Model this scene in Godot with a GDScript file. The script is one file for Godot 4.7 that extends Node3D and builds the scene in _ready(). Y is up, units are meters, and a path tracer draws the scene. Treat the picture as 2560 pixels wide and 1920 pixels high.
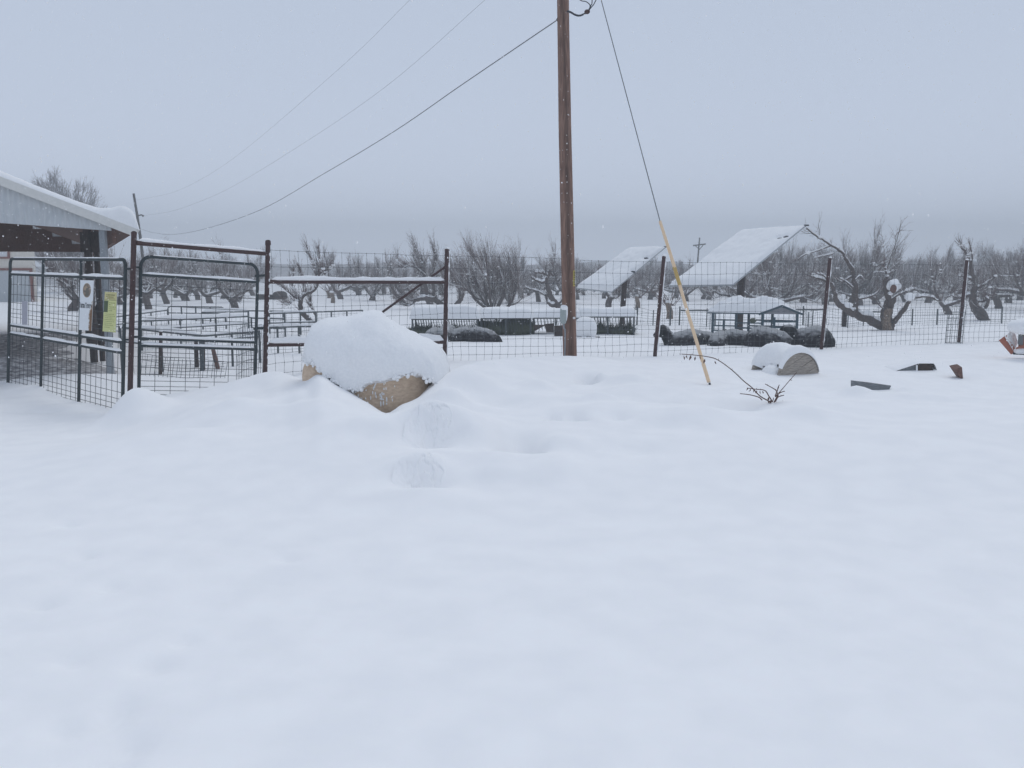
extends Node3D
# Snow-covered farmyard: gate, woven wire fence, utility pole, boulder, sheep, feeders, tilted snow-covered panels and an orchard in falling snow.

const F := 2200.0          # focal length in pixels of the 2560 x 1920 photograph
const EYE := Vector3(0, 1.65, 0)
const PITCH := 7.0         # camera looks down by this many degrees
var cam_basis: Basis
var rng := RandomNumberGenerator.new()
var noise_a := FastNoiseLite.new()
var noise_b := FastNoiseLite.new()
var M := {}
var bumps: Array = []
var tri_count := 0

# ------------------------------------------------------------------ mesh builder
class MB:
	var v := PackedVector3Array()
	var n := PackedVector3Array()
	var c := PackedColorArray()
	var uv := PackedVector2Array()
	var ix := PackedInt32Array()

	func vert(p: Vector3, nn: Vector3, col := Color.WHITE, t := Vector2.ZERO) -> int:
		v.append(p); n.append(nn); c.append(col); uv.append(t)
		return v.size() - 1

	func tri_i(a: int, b: int, d: int) -> void:
		ix.append(a); ix.append(b); ix.append(d)

	func quad(a: Vector3, b: Vector3, d: Vector3, e: Vector3, out: Vector3, col := Color.WHITE) -> void:
		var nn := (b - a).cross(d - a)
		if nn.length_squared() < 1e-14:
			nn = (d - a).cross(e - a)
		nn = nn.normalized()
		var flip := nn.dot(out) < 0.0
		if flip:
			nn = -nn
		var i := vert(a, nn, col, Vector2(0, 1))
		vert(b, nn, col, Vector2(1, 1)); vert(d, nn, col, Vector2(1, 0)); vert(e, nn, col, Vector2(0, 0))
		if flip:
			tri_i(i, i + 1, i + 2); tri_i(i, i + 2, i + 3)
		else:
			tri_i(i, i + 2, i + 1); tri_i(i, i + 3, i + 2)

	func hexa(p: Array, col := Color.WHITE) -> void:  # p: four of one face in ring order, then the four opposite
		var m := Vector3.ZERO
		for q in p:
			m += q
		m /= 8.0
		for f in [[0, 1, 2, 3], [4, 5, 6, 7], [0, 1, 5, 4], [1, 2, 6, 5], [2, 3, 7, 6], [3, 0, 4, 7]]:
			var mid: Vector3 = (p[f[0]] + p[f[1]] + p[f[2]] + p[f[3]]) / 4.0
			quad(p[f[0]], p[f[1]], p[f[2]], p[f[3]], mid - m, col)

	func box(at: Vector3, size: Vector3, b := Basis(), col := Color.WHITE) -> void:
		var h := size / 2.0
		var q := []
		for y in [-1, 1]:
			for s in [[-1, -1], [1, -1], [1, 1], [-1, 1]]:
				q.append(at + b * Vector3(h.x * s[0], h.y * y, h.z * s[1]))
		hexa(q, col)

	func beam(a: Vector3, b: Vector3, w: float, h: float, col := Color.WHITE) -> void:
		var t := (b - a).normalized()
		var r := t.cross(Vector3.UP if absf(t.y) < 0.95 else Vector3.FORWARD).normalized()
		var u := r.cross(t).normalized()
		var q := []
		for p in [a, b]:
			for s in [[-1, -1], [1, -1], [1, 1], [-1, 1]]:
				q.append(p + r * (w / 2.0 * s[0]) + u * (h / 2.0 * s[1]))
		hexa(q, col)

	func prism(poly: Array, ext: Vector3, col := Color.WHITE) -> void:  # convex polygon pushed along ext
		var m := Vector3.ZERO
		for q in poly:
			m += q
		m = m / poly.size() + ext / 2.0
		var k := poly.size()
		for i in k:
			var a: Vector3 = poly[i]
			var b: Vector3 = poly[(i + 1) % k]
			quad(a, b, b + ext, a + ext, (a + b + ext) / 2.0 - m, col)
		for o in [Vector3.ZERO, ext]:
			var nn: Vector3 = (poly[1] - poly[0]).cross(poly[2] - poly[0]).normalized()
			var mid: Vector3 = poly[0] + o
			var flip: bool = nn.dot(mid - m) < 0.0
			if flip:
				nn = -nn
			var i0 := v.size()
			for q in poly:
				vert(q + o, nn, col)
			for i in range(1, k - 1):
				if flip:
					tri_i(i0, i0 + i, i0 + i + 1)
				else:
					tri_i(i0, i0 + i + 1, i0 + i)

	func rings(cen: Array, ax: Array, ay: Array, sides: int, cap: bool, col: Color) -> void:
		var i0 := v.size()
		var m := cen.size()
		for i in m:
			for j in sides:
				var th := TAU * j / sides
				var off: Vector3 = ax[i] * cos(th) + ay[i] * sin(th)
				var la: float = maxf(ax[i].length(), 1e-5)
				var lb: float = maxf(ay[i].length(), 1e-5)
				var nn: Vector3 = (ax[i] / (la * la) * cos(th) + ay[i] / (lb * lb) * sin(th)).normalized()
				vert(cen[i] + off, nn, col, Vector2(float(j) / sides, float(i) / m))
		for i in m - 1:
			for j in sides:
				var a := i0 + i * sides + j
				var b := i0 + i * sides + (j + 1) % sides
				tri_i(a, a + sides, b)
				tri_i(b, a + sides, b + sides)
		if cap:
			for e in [0, m - 1]:
				var t: Vector3 = (cen[0] - cen[1]).normalized() if e == 0 else (cen[m - 1] - cen[m - 2]).normalized()
				var k := vert(cen[e], t, col)
				for j in sides:
					vert(v[i0 + e * sides + j], t, col)
				for j in sides:
					if e == 0:
						tri_i(k, k + 1 + j, k + 1 + (j + 1) % sides)
					else:
						tri_i(k, k + 1 + (j + 1) % sides, k + 1 + j)

	func tube(pts: Array, rad: Array, sides := 6, cap := true, col := Color.WHITE) -> void:
		var ax := []
		var ay := []
		var m := pts.size()
		var prev := Vector3.ZERO
		for i in m:
			var t: Vector3 = (pts[mini(i + 1, m - 1)] - pts[maxi(i - 1, 0)]).normalized()
			var r := prev - t * prev.dot(t)
			if r.length() < 0.01:
				r = t.cross(Vector3(0, 0, 1) if absf(t.z) < 0.9 else Vector3(1, 0, 0))
			r = r.normalized()
			prev = r
			ax.append(r * rad[i]); ay.append(t.cross(r) * rad[i])
		rings(pts, ax, ay, sides, cap, col)

	func pipe(a: Vector3, b: Vector3, r: float, sides := 8, col := Color.WHITE) -> void:
		tube([a, b], [r, r], sides, true, col)

	func etube(pts: Array, w: Array, h: Array, sides := 8, cap := true, col := Color.WHITE) -> void:  # flattened tube that keeps its upright
		var ax := []
		var ay := []
		var m := pts.size()
		for i in m:
			var t: Vector3 = (pts[mini(i + 1, m - 1)] - pts[maxi(i - 1, 0)]).normalized()
			var r := t.cross(Vector3.UP)
			if r.length() < 0.05:
				r = Vector3.RIGHT
			r = r.normalized()
			ax.append(r * w[i]); ay.append(t.cross(r) * h[i])
		rings(pts, ax, ay, sides, cap, col)

	func blob(at: Vector3, rad: Vector3, noise: FastNoiseLite, rough: float, seg := 12, rg := 8, power := 1.0, col := Color.WHITE, freq := 1.0) -> void:
		var i0 := v.size()
		for i in rg + 1:
			var ph := PI * i / rg
			for j in seg + 1:
				var th := TAU * j / seg
				var d := Vector3(sin(ph) * cos(th), cos(ph), sin(ph) * sin(th))
				var e := Vector3(signf(d.x) * pow(absf(d.x), power), signf(d.y) * pow(absf(d.y), power), signf(d.z) * pow(absf(d.z), power))
				var p := e * rad
				var k := 1.0 + rough * noise.get_noise_3dv((at + p) * freq)
				vert(at + p * k, (d / rad).normalized(), col)
		for i in rg:
			for j in seg:
				var a := i0 + i * (seg + 1) + j
				tri_i(a, a + seg + 1, a + 1)
				tri_i(a + 1, a + seg + 1, a + seg + 2)
		renormal(i0)

	func grid(w: int, h: int, i0: int) -> void:  # joins w x h vertices already added row by row from i0 (rows run away from the viewer, columns to the right)
		for r in h - 1:
			for q in w - 1:
				var a := i0 + r * w + q
				tri_i(a, a + w, a + 1)
				tri_i(a + 1, a + w, a + w + 1)

	func renormal(i0: int) -> void:  # smooth normals for everything from vertex i0 on, vertices at one place joined
		var acc := {}
		var k := 0
		var faces := PackedInt32Array()
		while k < ix.size():
			if ix[k] >= i0:
				var a := v[ix[k]]
				var b := v[ix[k + 1]]
				var d := v[ix[k + 2]]
				var nn := (d - a).cross(b - a)
				for q in [a, b, d]:
					var key := Vector3i((q * 2000.0).round())
					acc[key] = acc.get(key, Vector3.ZERO) + nn
			k += 3
		for i in range(i0, v.size()):
			var s: Vector3 = acc.get(Vector3i((v[i] * 2000.0).round()), n[i])
			if s.length_squared() > 1e-16:
				n[i] = s.normalized()

	func mesh(shift: Vector3) -> ArrayMesh:
		var a := []
		a.resize(Mesh.ARRAY_MAX)
		var vv := v.duplicate()
		if shift != Vector3.ZERO:
			for i in vv.size():
				vv[i] -= shift
		a[Mesh.ARRAY_VERTEX] = vv
		a[Mesh.ARRAY_NORMAL] = n
		a[Mesh.ARRAY_COLOR] = c
		a[Mesh.ARRAY_TEX_UV] = uv
		a[Mesh.ARRAY_INDEX] = ix
		var m := ArrayMesh.new()
		m.add_surface_from_arrays(Mesh.PRIMITIVE_TRIANGLES, a)
		return m

# ------------------------------------------------------------------ naming helpers
func thing(called: String, label: String, category: String, at_p: Vector3, group := "") -> Node3D:
	var o := Node3D.new()
	o.name = called
	add_child(o, true)
	o.position = at_p
	tag(o, label, category, group)
	return o

func tag(o: Node, label: String, category: String, group := "") -> void:
	o.set_meta("label", label)
	o.set_meta("category", category)
	if group:
		o.set_meta("group", group)

func part(parent: Node3D, called: String, mb: MB, m: Material, stuff := false) -> MeshInstance3D:
	var o := MeshInstance3D.new()
	o.name = called
	var s := Vector3.ZERO
	var q: Node = parent
	while q is Node3D and q != self:
		s += q.position
		q = q.get_parent()
	o.mesh = mb.mesh(s)
	o.material_override = m
	tri_count += mb.ix.size() / 3
	parent.add_child(o, true)
	if stuff:
		o.set_meta("kind", "stuff")
	return o

func structure(called: String, mb: MB, m: Material) -> MeshInstance3D:
	var o := part(self, called, mb, m)
	o.set_meta("kind", "structure")
	return o

func copy(o: Node3D, p: Vector3, turn: float, size: Vector3, label: String, group := "") -> Node3D:
	var r: Node3D = o.duplicate()
	r.name = str(o.name).rstrip("0123456789")
	add_child(r, true)
	r.transform = Transform3D(Basis(Vector3.UP, turn).scaled_local(size), p)
	r.set_meta("label", label)
	if group:
		r.set_meta("group", group)
	elif r.has_meta("group"):
		r.remove_meta("group")
	return r

# ------------------------------------------------------------------ where things stand
func at(px: float, py: float, d: float) -> Vector3:  # the point that is d metres in front of the eye (along -z) and seen at this place of the photograph
	var dir := cam_basis * Vector3((px - 1280.0) / F, -(py - 960.0) / F, -1.0)
	return EYE + dir * (d / -dir.z)

func on(px: float, d: float, lift := 0.0) -> Vector3:  # a point on the snow
	var p := Vector3(0, 0, -d)
	for i in 3:
		var zc := d * cos(deg_to_rad(PITCH)) - (p.y - EYE.y) * sin(deg_to_rad(PITCH))
		p.x = (px - 1280.0) / F * zc
		p.y = gy(p.x, p.z) + lift
	return p

func meet(px: float, py: float, d0 := 5.0) -> Vector3:  # where the line of sight through this place of the photograph first meets the snow
	var d := d0
	while d < 60.0:
		var p := at(px, py, d)
		if p.y < gy(p.x, p.z):
			break
		d += 0.02
	return at(px, py, d)

func interp(t: Array, x: float, k: int) -> float:
	if x <= t[0][0]:
		return t[0][k]
	for i in range(1, t.size()):
		if x < t[i][0]:
			var u: float = (x - t[i - 1][0]) / (t[i][0] - t[i - 1][0])
			u = u * u * (3.0 - 2.0 * u) * 0.6 + u * 0.4
			return lerpf(t[i - 1][k], t[i][k], u)
	return t[-1][k]

# crest of the ploughed bank in front of the fence: column of the photograph, distance, height
const BANK := [[300, 13.2, -0.36], [400, 13.0, -0.16], [520, 13.1, -0.05], [600, 13.2, 0.03], [690, 12.6, 0.19], [760, 11.9, 0.21], [793, 11.5, 0.37], [850, 11.4, 0.17], [900, 11.3, 0.06], [972, 11.2, -0.12], [990, 11.25, 0.02], [1040, 11.4, 0.07], [1080, 11.8, 0.2], [1130, 12.5, 0.315], [1200, 13.5, 0.33], [1300, 14.5, 0.286], [1420, 15.8, 0.21], [1600, 15.0, 0.18], [1800, 14.5, 0.12], [2100, 14.5, 0.08], [2600, 14.5, 0.05]]

func bump(px: float, d: float, h: float, sx: float, sz: float, near := 1.0) -> void:
	bumps.append([(px - 1280.0) / F * d * 1.005, -d, h, sx, sz, near])

func bump_at(px: float, py: float, h: float, sx: float, sz: float, near := 1.0) -> void:  # the same, found from its place in the photograph
	var p := meet(px, py, 3.0)
	bumps.append([p.x, p.z, h, sx, sz, near])

func gy(x: float, z: float) -> float:
	var d := -z
	var s := smoothstep(-3.2, -5.5, x) * smoothstep(5.0, 12.0, d) * (1.0 - smoothstep(18.0, 34.0, d))
	var y := -0.4 * s - 0.22 * smoothstep(9.6, 6.4, d) * (1.0 - s)
	if d > 4.0 and d < 22.0:
		var px := 1280.0 + x / d * F
		if px > 250.0 and px < 2700.0:
			var dc := interp(BANK, px, 1)
			var hc := (interp(BANK, px - 18.0, 2) + 2.0 * interp(BANK, px - 6.0, 2) + 2.0 * interp(BANK, px + 6.0, 2) + interp(BANK, px + 18.0, 2)) / 6.0
			var t := d - dc
			if t < 0.0:
				var wide := (interp(BANK, px - 110.0, 2) + interp(BANK, px - 55.0, 2) + hc + interp(BANK, px + 55.0, 2) + interp(BANK, px + 110.0, 2)) / 5.0
				hc = lerpf(hc, wide, smoothstep(0.15, 1.3, -t))
			var w := exp(-pow(t / (1.25 if t > 0.0 else 2.1), 2.0))
			w *= smoothstep(250.0, 420.0, px)
			y = lerpf(y, hc, w)
	for b in bumps:
		var dx: float = (x - b[0]) / b[3]
		if absf(dx) < 3.0:
			var dz: float = (z - b[1]) / b[4]
			if dz > 0.0:
				dz /= b[5]
			if absf(dz) < 3.0:
				y += b[2] * exp(-dx * dx - dz * dz)
	var fade := 1.0 - smoothstep(30.0, 90.0, d)
	y += noise_a.get_noise_2d(x * 0.9, z * 0.9) * 0.04 * fade * (0.2 + 0.8 * smoothstep(7.0, 10.5, d))
	y += noise_b.get_noise_2d(x * 1.6 + 7.0, z * 1.6) * 0.012 * fade * smoothstep(7.0, 10.0, d)
	y += noise_a.get_noise_2d(x * 0.06 + 40.0, z * 0.06) * 0.5 * smoothstep(36.0, 80.0, d)
	return y

func smooth(pts: Array, sub := 4) -> Array:
	var o := []
	var m := pts.size()
	for i in m - 1:
		var p0: Vector3 = pts[maxi(i - 1, 0)]
		var p3: Vector3 = pts[mini(i + 2, m - 1)]
		for k in sub:
			o.append(pts[i].cubic_interpolate(pts[i + 1], p0, p3, float(k) / sub))
	o.append(pts[m - 1])
	return o

func taper(m: int, a: float, b: float) -> Array:
	var o := []
	for i in m:
		o.append(lerpf(a, b, float(i) / maxi(m - 1, 1)))
	return o

func rv(s: float) -> Vector3:
	return Vector3(rng.randf_range(-s, s), rng.randf_range(-s, s), rng.randf_range(-s, s))

# ------------------------------------------------------------------ materials
func col(r: float, g: float, b: float) -> Color:
	return Color(r, g, b).linear_to_srgb()

func noise_tex(seed_n: int, freq: float, a: Color, b: Color, octaves := 4, mid := 0.5) -> NoiseTexture2D:
	var nz := FastNoiseLite.new()
	nz.seed = seed_n
	nz.frequency = freq
	nz.fractal_octaves = octaves
	var g := Gradient.new()
	g.offsets = PackedFloat32Array([mid - 0.3, mid + 0.3])
	g.colors = PackedColorArray([a, b])
	var t := NoiseTexture2D.new()
	t.width = 256
	t.height = 256
	t.seamless = true
	t.noise = nz
	t.color_ramp = g
	return t

func mat(called: String, a: Color, b: Color, scale := Vector3.ONE, rough := 0.85, bump_h := 0.0, freq := 0.03, mid := 0.5) -> StandardMaterial3D:
	var m := StandardMaterial3D.new()
	m.resource_name = called
	m.roughness = rough
	m.metallic_specular = 0.3
	m.vertex_color_use_as_albedo = true
	m.albedo_texture = noise_tex(called.hash() % 1000, freq, a, b, 4, mid)
	m.uv1_triplanar = true
	m.uv1_world_triplanar = true
	m.uv1_scale = scale
	if bump_h > 0.0:
		var nt := noise_tex(called.hash() % 1000 + 7, freq * 1.6, Color.BLACK, Color.WHITE)
		nt.color_ramp = null
		nt.as_normal_map = true
		nt.bump_strength = bump_h
		m.normal_enabled = true
		m.normal_texture = nt
	M[called] = m
	return m

func plain(called: String, a: Color, rough := 0.7, metal := 0.0) -> StandardMaterial3D:
	var m := StandardMaterial3D.new()
	m.resource_name = called
	m.albedo_color = a
	m.roughness = rough
	m.metallic = metal
	m.metallic_specular = 0.3
	m.vertex_color_use_as_albedo = true
	M[called] = m
	return m

func make_materials() -> void:
	mat("snow", col(0.885, 0.885, 0.89), col(0.93, 0.925, 0.925), Vector3(0.23, 0.23, 0.23), 0.95, 0.25, 0.03)
	mat("loose_snow", col(0.86, 0.865, 0.87), col(0.92, 0.92, 0.92), Vector3(2.0, 2.0, 2.0), 0.95, 1.5, 0.04)
	mat("pole_wood", col(0.14, 0.078, 0.058), col(0.36, 0.225, 0.17), Vector3(5.0, 0.22, 5.0), 0.9, 2.0, 0.04)
	mat("rust", col(0.05, 0.03, 0.03), col(0.10, 0.055, 0.05), Vector3(3, 1.5, 3), 0.85, 0.5, 0.05)
	mat("gate_paint", col(0.03, 0.04, 0.042), col(0.05, 0.062, 0.066), Vector3(3, 3, 3), 0.6, 0.0, 0.05)
	mat("galvanized", col(0.22, 0.24, 0.26), col(0.32, 0.34, 0.36), Vector3(3, 3, 3), 0.5, 0.0, 0.05)
	mat("corral_pipe", col(0.07, 0.08, 0.085), col(0.13, 0.145, 0.15), Vector3(2, 2, 2), 0.6, 0.0, 0.05)
	plain("wire", col(0.10, 0.11, 0.12), 0.6)
	plain("dark_wire", col(0.05, 0.055, 0.06), 0.6)
	mat("sandstone", col(0.54, 0.40, 0.285), col(0.73, 0.58, 0.44), Vector3(0.9, 1.8, 0.9), 0.95, 3.0, 0.05)
	mat("bark", col(0.07, 0.058, 0.055), col(0.20, 0.165, 0.15), Vector3(2.2, 1.2, 2.2), 0.95, 4.0, 0.06)
	mat("pale_bark", col(0.11, 0.085, 0.07), col(0.42, 0.33, 0.26), Vector3(1.6, 0.7, 1.6), 0.95, 4.0, 0.06)
	plain("twig", col(0.185, 0.138, 0.13), 0.9)
	mat("fleece", col(0.6, 0.6, 0.6), col(1.0, 1.0, 1.0), Vector3(6, 6, 6), 1.0, 4.0, 0.08)
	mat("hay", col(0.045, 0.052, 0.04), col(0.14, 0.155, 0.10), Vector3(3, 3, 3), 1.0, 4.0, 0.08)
	mat("teal_steel", col(0.035, 0.065, 0.085), col(0.06, 0.10, 0.125), Vector3(3, 3, 3), 0.5, 0.0, 0.05)
	mat("grey_tin", col(0.20, 0.20, 0.215), col(0.28, 0.28, 0.30), Vector3(2, 2, 2), 0.6, 0.0, 0.04)
	mat("pale_tin", col(0.50, 0.53, 0.55), col(0.58, 0.60, 0.61), Vector3(0.8, 0.3, 0.8), 0.6, 0.0, 0.04)
	mat("fascia", col(0.66, 0.66, 0.63), col(0.72, 0.71, 0.68), Vector3(1, 1, 1), 0.7, 0.0, 0.03)
	mat("brown_wood", col(0.12, 0.066, 0.052), col(0.20, 0.118, 0.09), Vector3(1.2, 3, 0.5), 0.85, 1.0, 0.05)
	mat("dark_wood", col(0.035, 0.028, 0.026), col(0.09, 0.065, 0.055), Vector3(4, 0.5, 4), 0.9, 2.0, 0.05)
	mat("cream_wall", col(0.74, 0.69, 0.61), col(0.80, 0.75, 0.67), Vector3(0.5, 0.2, 0.5), 0.85, 0.0, 0.04)
	mat("red_trim", col(0.20, 0.07, 0.05), col(0.27, 0.10, 0.075), Vector3(2, 2, 2), 0.8, 0.0, 0.04)
	mat("bare_dirt", col(0.20, 0.19, 0.195), col(0.80, 0.80, 0.80), Vector3(0.4, 0.4, 0.4), 1.0, 2.0, 0.04, 0.57)
	mat("weathered_wood", col(0.22, 0.195, 0.17), col(0.52, 0.46, 0.40), Vector3(0.6, 5.0, 0.6), 0.9, 3.0, 0.05)
	mat("grey_board", col(0.13, 0.14, 0.15), col(0.24, 0.25, 0.26), Vector3(1, 6, 1), 0.85, 1.0, 0.05)
	mat("brown_board", col(0.10, 0.055, 0.045), col(0.21, 0.125, 0.10), Vector3(2, 2, 2), 0.85, 1.0, 0.05)
	mat("orange_paint", col(0.34, 0.115, 0.075), col(0.44, 0.165, 0.11), Vector3(3, 3, 3), 0.6, 0.5, 0.04)
	plain("yellow_paint", col(0.62, 0.42, 0.09), 0.6)
	mat("guard_plastic", col(0.78, 0.56, 0.36), col(0.84, 0.64, 0.44), Vector3(3, 0.5, 3), 0.5, 0.0, 0.03)
	plain("ochre_plastic", col(0.52, 0.36, 0.13), 0.5)
	mat("meter_grey", col(0.30, 0.34, 0.33), col(0.38, 0.42, 0.41), Vector3(4, 4, 4), 0.5, 0.0, 0.04)
	plain("black_cable", col(0.035, 0.04, 0.05), 0.6)
	plain("steel_strand", col(0.11, 0.12, 0.13), 0.5)
	mat("panel_frame", col(0.36, 0.38, 0.40), col(0.46, 0.48, 0.50), Vector3(2, 2, 2), 0.5, 0.0, 0.04)
	mat("brush_hill", col(0.45, 0.42, 0.42), col(0.80, 0.79, 0.79), Vector3(0.03, 0.08, 0.03), 1.0, 0.0, 0.05, 0.68)
	plain("paper", col(0.72, 0.73, 0.74), 0.8)
	plain("flake", col(0.95, 0.95, 0.95), 0.9)
	mat("crust", col(0.50, 0.485, 0.475), col(0.88, 0.88, 0.88), Vector3(1.1, 1.1, 1.1), 1.0, 3.0, 0.05, 0.30)
	plain("dry_leaf", col(0.13, 0.075, 0.06), 0.9)
	plain("white_tag", col(0.72, 0.72, 0.72), 0.6)
	plain("tag_yellow", col(0.55, 0.45, 0.10), 0.6)
	plain("ink", col(0.03, 0.035, 0.04), 0.9)

# ------------------------------------------------------------------ the scene
func _ready() -> void:
	rng.seed = 20231
	noise_a.seed = 5
	noise_a.frequency = 0.35
	noise_b.seed = 9
	noise_b.frequency = 0.5
	cam_basis = Basis(Vector3.RIGHT, deg_to_rad(-PITCH))
	var cam := Camera3D.new()
	cam.name = "camera"
	cam.keep_aspect = Camera3D.KEEP_HEIGHT
	cam.fov = rad_to_deg(2.0 * atan(960.0 / F))
	cam.near = 0.05
	cam.far = 900.0
	cam.transform = Transform3D(cam_basis, EYE)
	cam.current = true
	add_child(cam)
	var env := Environment.new()
	env.background_mode = Environment.BG_SKY
	var sm := ProceduralSkyMaterial.new()
	sm.sky_top_color = col(0.492, 0.566, 0.70)
	sm.sky_horizon_color = col(0.91, 1.0, 1.19)
	sm.sky_curve = 0.085
	sm.ground_horizon_color = col(0.91, 1.0, 1.19)
	sm.ground_bottom_color = col(0.5, 0.55, 0.65)
	var sky := Sky.new()
	sky.sky_material = sm
	env.sky = sky
	env.tonemap_mode = Environment.TONE_MAPPER_LINEAR
	env.tonemap_exposure = 1.06
	env.fog_enabled = true
	env.fog_density = 0.0062
	env.fog_light_color = Color(0.95, 0.98, 1.0)
	env.sdfgi_enabled = true
	env.ssao_enabled = true
	env.ssil_enabled = true
	var we := WorldEnvironment.new()
	we.name = "environment"
	we.environment = env
	add_child(we)
	var sun := DirectionalLight3D.new()
	sun.name = "overcast_sun"
	sun.light_energy = 0.26
	sun.light_color = Color(1.0, 0.99, 0.97)
	sun.light_angular_distance = 30.0
	sun.sky_mode = DirectionalLight3D.SKY_MODE_LIGHT_ONLY
	sun.shadow_enabled = true
	sun.rotation_degrees = Vector3(-58, 150, 0)
	add_child(sun)
	make_materials()
	set_bumps()
	make_ground()
	make_hillside()
	make_shed()
	make_far_building()
	make_pole()
	make_wires()
	make_gates()
	make_fence()
	make_boulder()
	make_corral()
	make_feeders()
	make_back_fence()
	make_panels()
	make_shelter()
	make_sheep_flock()
	make_spool()
	make_boards()
	make_weed()
	make_orange()
	make_orchard()
	make_flakes()

func set_bumps() -> void:
	bump(332, 12.2, 0.44, 0.36, 0.4)        # heap against the gate post
	bump(560, 12.9, 0.05, 0.5, 0.5)
	bump(640, 12.9, 0.10, 0.5, 0.4)
	bump(975, 11.75, -0.30, 0.30, 0.35)      # hollow in front of the boulder
	bump_at(1295, 1122, -0.40, 0.19, 0.75, 0.14)      # bowl
	bump_at(1245, 1165, 0.10, 0.25, 0.25)
	bump_at(1385, 1170, 0.10, 0.3, 0.3)
	bump_at(1468, 958, -0.45, 0.12, 0.6, 0.13)     # small hole by the pole
	bump(1495, 13.4, 0.12, 0.16, 0.2)
	bump(1425, 12.7, 0.06, 0.2, 0.3)
	bump_at(1384, 1050, -0.17, 0.09, 0.35, 0.16)
	bump_at(1436, 1052, -0.18, 0.11, 0.35, 0.16)
	bump_at(1545, 1050, -0.08, 0.12, 0.25, 0.4)
	bump_at(995, 1066, -0.14, 0.08, 0.3, 0.2)
	bump_at(2140, 986, 0.12, 0.24, 0.16)
	bump_at(2262, 984, 0.09, 0.14, 0.16)
	bump_at(1078, 1070, 0.24, 0.36, 0.24)
	bump_at(1065, 1115, -0.17, 0.2, 0.3, 0.2)
	bump_at(1110, 1150, 0.07, 0.4, 0.18)        # crusted lumps below the boulder
	bump_at(1050, 1172, 0.14, 0.28, 0.2)
	bump_at(1055, 1215, -0.12, 0.2, 0.25, 0.2)
	bump_at(1050, 1245, 0.05, 0.4, 0.16)
	bump(1180, 9.4, 0.14, 0.35, 0.6)
	bump(860, 9.3, 0.10, 0.6, 0.8)
	bump(640, 10.5, 0.08, 1.0, 0.7)
	bump(1700, 10.5, 0.07, 1.2, 0.9)
	bump(1850, 10.9, -0.09, 0.45, 0.4)
	bump(2100, 11.0, 0.10, 0.9, 0.5)
	bump(1350, 11.5, 0.08, 0.5, 0.5)
	bump(1600, 12.3, 0.09, 0.6, 0.4)
	bump(1500, 10.6, 0.07, 0.5, 0.4)
	bump(1650, 9.6, -0.06, 0.5, 0.3)
	bump(700, 9.4, -0.08, 0.7, 0.5)
	bump(480, 11.2, 0.10, 0.5, 0.5)
	bump(400, 9.2, 0.06, 0.9, 0.4)
	bump(2190, 13.1, 0.10, 0.55, 0.45)
	bump(2330, 14.9, 0.10, 0.7, 0.5)
	bump(1990, 14.9, 0.10, 0.8, 0.5)
	bump(1946, 14.32, 0.34, 0.13, 0.22)
	bump(1945, 12.4, 0.10, 0.45, 0.4)
	bump(60, 15.4, 0.08, 0.5, 0.3)
	bump(150, 13.4, -0.06, 0.7, 0.25)
	bump(250, 16.4, 0.20, 1.4, 0.9)          # drift just behind the open gate
	bump(120, 17.0, 0.08, 1.0, 0.6)
	for b in [[1180, 955, 0.16, 0.28, 0.4], [1250, 1000, -0.10, 0.3, 0.4], [1125, 1000, 0.16, 0.22, 0.3], [1350, 975, 0.15, 0.25, 0.35], [1570, 955, 0.13, 0.35, 0.3], [1655, 1000, -0.12, 0.4, 0.3], [1750, 1040, 0.09, 0.5, 0.4], [1500, 1005, 0.13, 0.28, 0.3], [930, 1070, 0.10, 0.35, 0.3], [800, 1030, 0.08, 0.3, 0.4], [700, 1000, -0.09, 0.3, 0.3], [600, 1015, 0.10, 0.35, 0.3], [1850, 1020, -0.12, 0.4, 0.3], [2010, 1040, 0.12, 0.45, 0.3], [1180, 1080, 0.10, 0.2, 0.3], [1400, 1110, 0.09, 0.3, 0.25], [1260, 1190, 0.07, 0.3, 0.2], [2300, 1000, 0.08, 0.6, 0.3], [500, 1060, -0.06, 0.5, 0.3], [350, 1050, 0.07, 0.5, 0.3], [1100, 1260, 0.05, 0.4, 0.3], [1600, 1120, -0.06, 0.4, 0.3]]:
		bump_at(b[0], b[1], b[2], b[3], b[4], 0.7)
	for f in [[180, 1310], [240, 1380], [120, 1545], [215, 1680], [270, 1735], [210, 1780], [160, 1880], [700, 1315], [250, 1650], [90, 1700], [330, 1560], [60, 1420], [140, 1240], [420, 1500]]:
		var d: float = 1.65 / tan(deg_to_rad(PITCH) + atan((f[1] - 960.0) / F))
		bump(f[0], d, -0.045, 0.06 + rng.randf() * 0.04, 0.10, 0.6)
	for b in [[400, 120, 0.5], [900, 105, 0.9], [640, 110, 0.5], [1900, 120, 0.6], [2300, 110, 0.8]]:
		bump(b[0], b[1], b[2], 14.0, 10.0)

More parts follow.
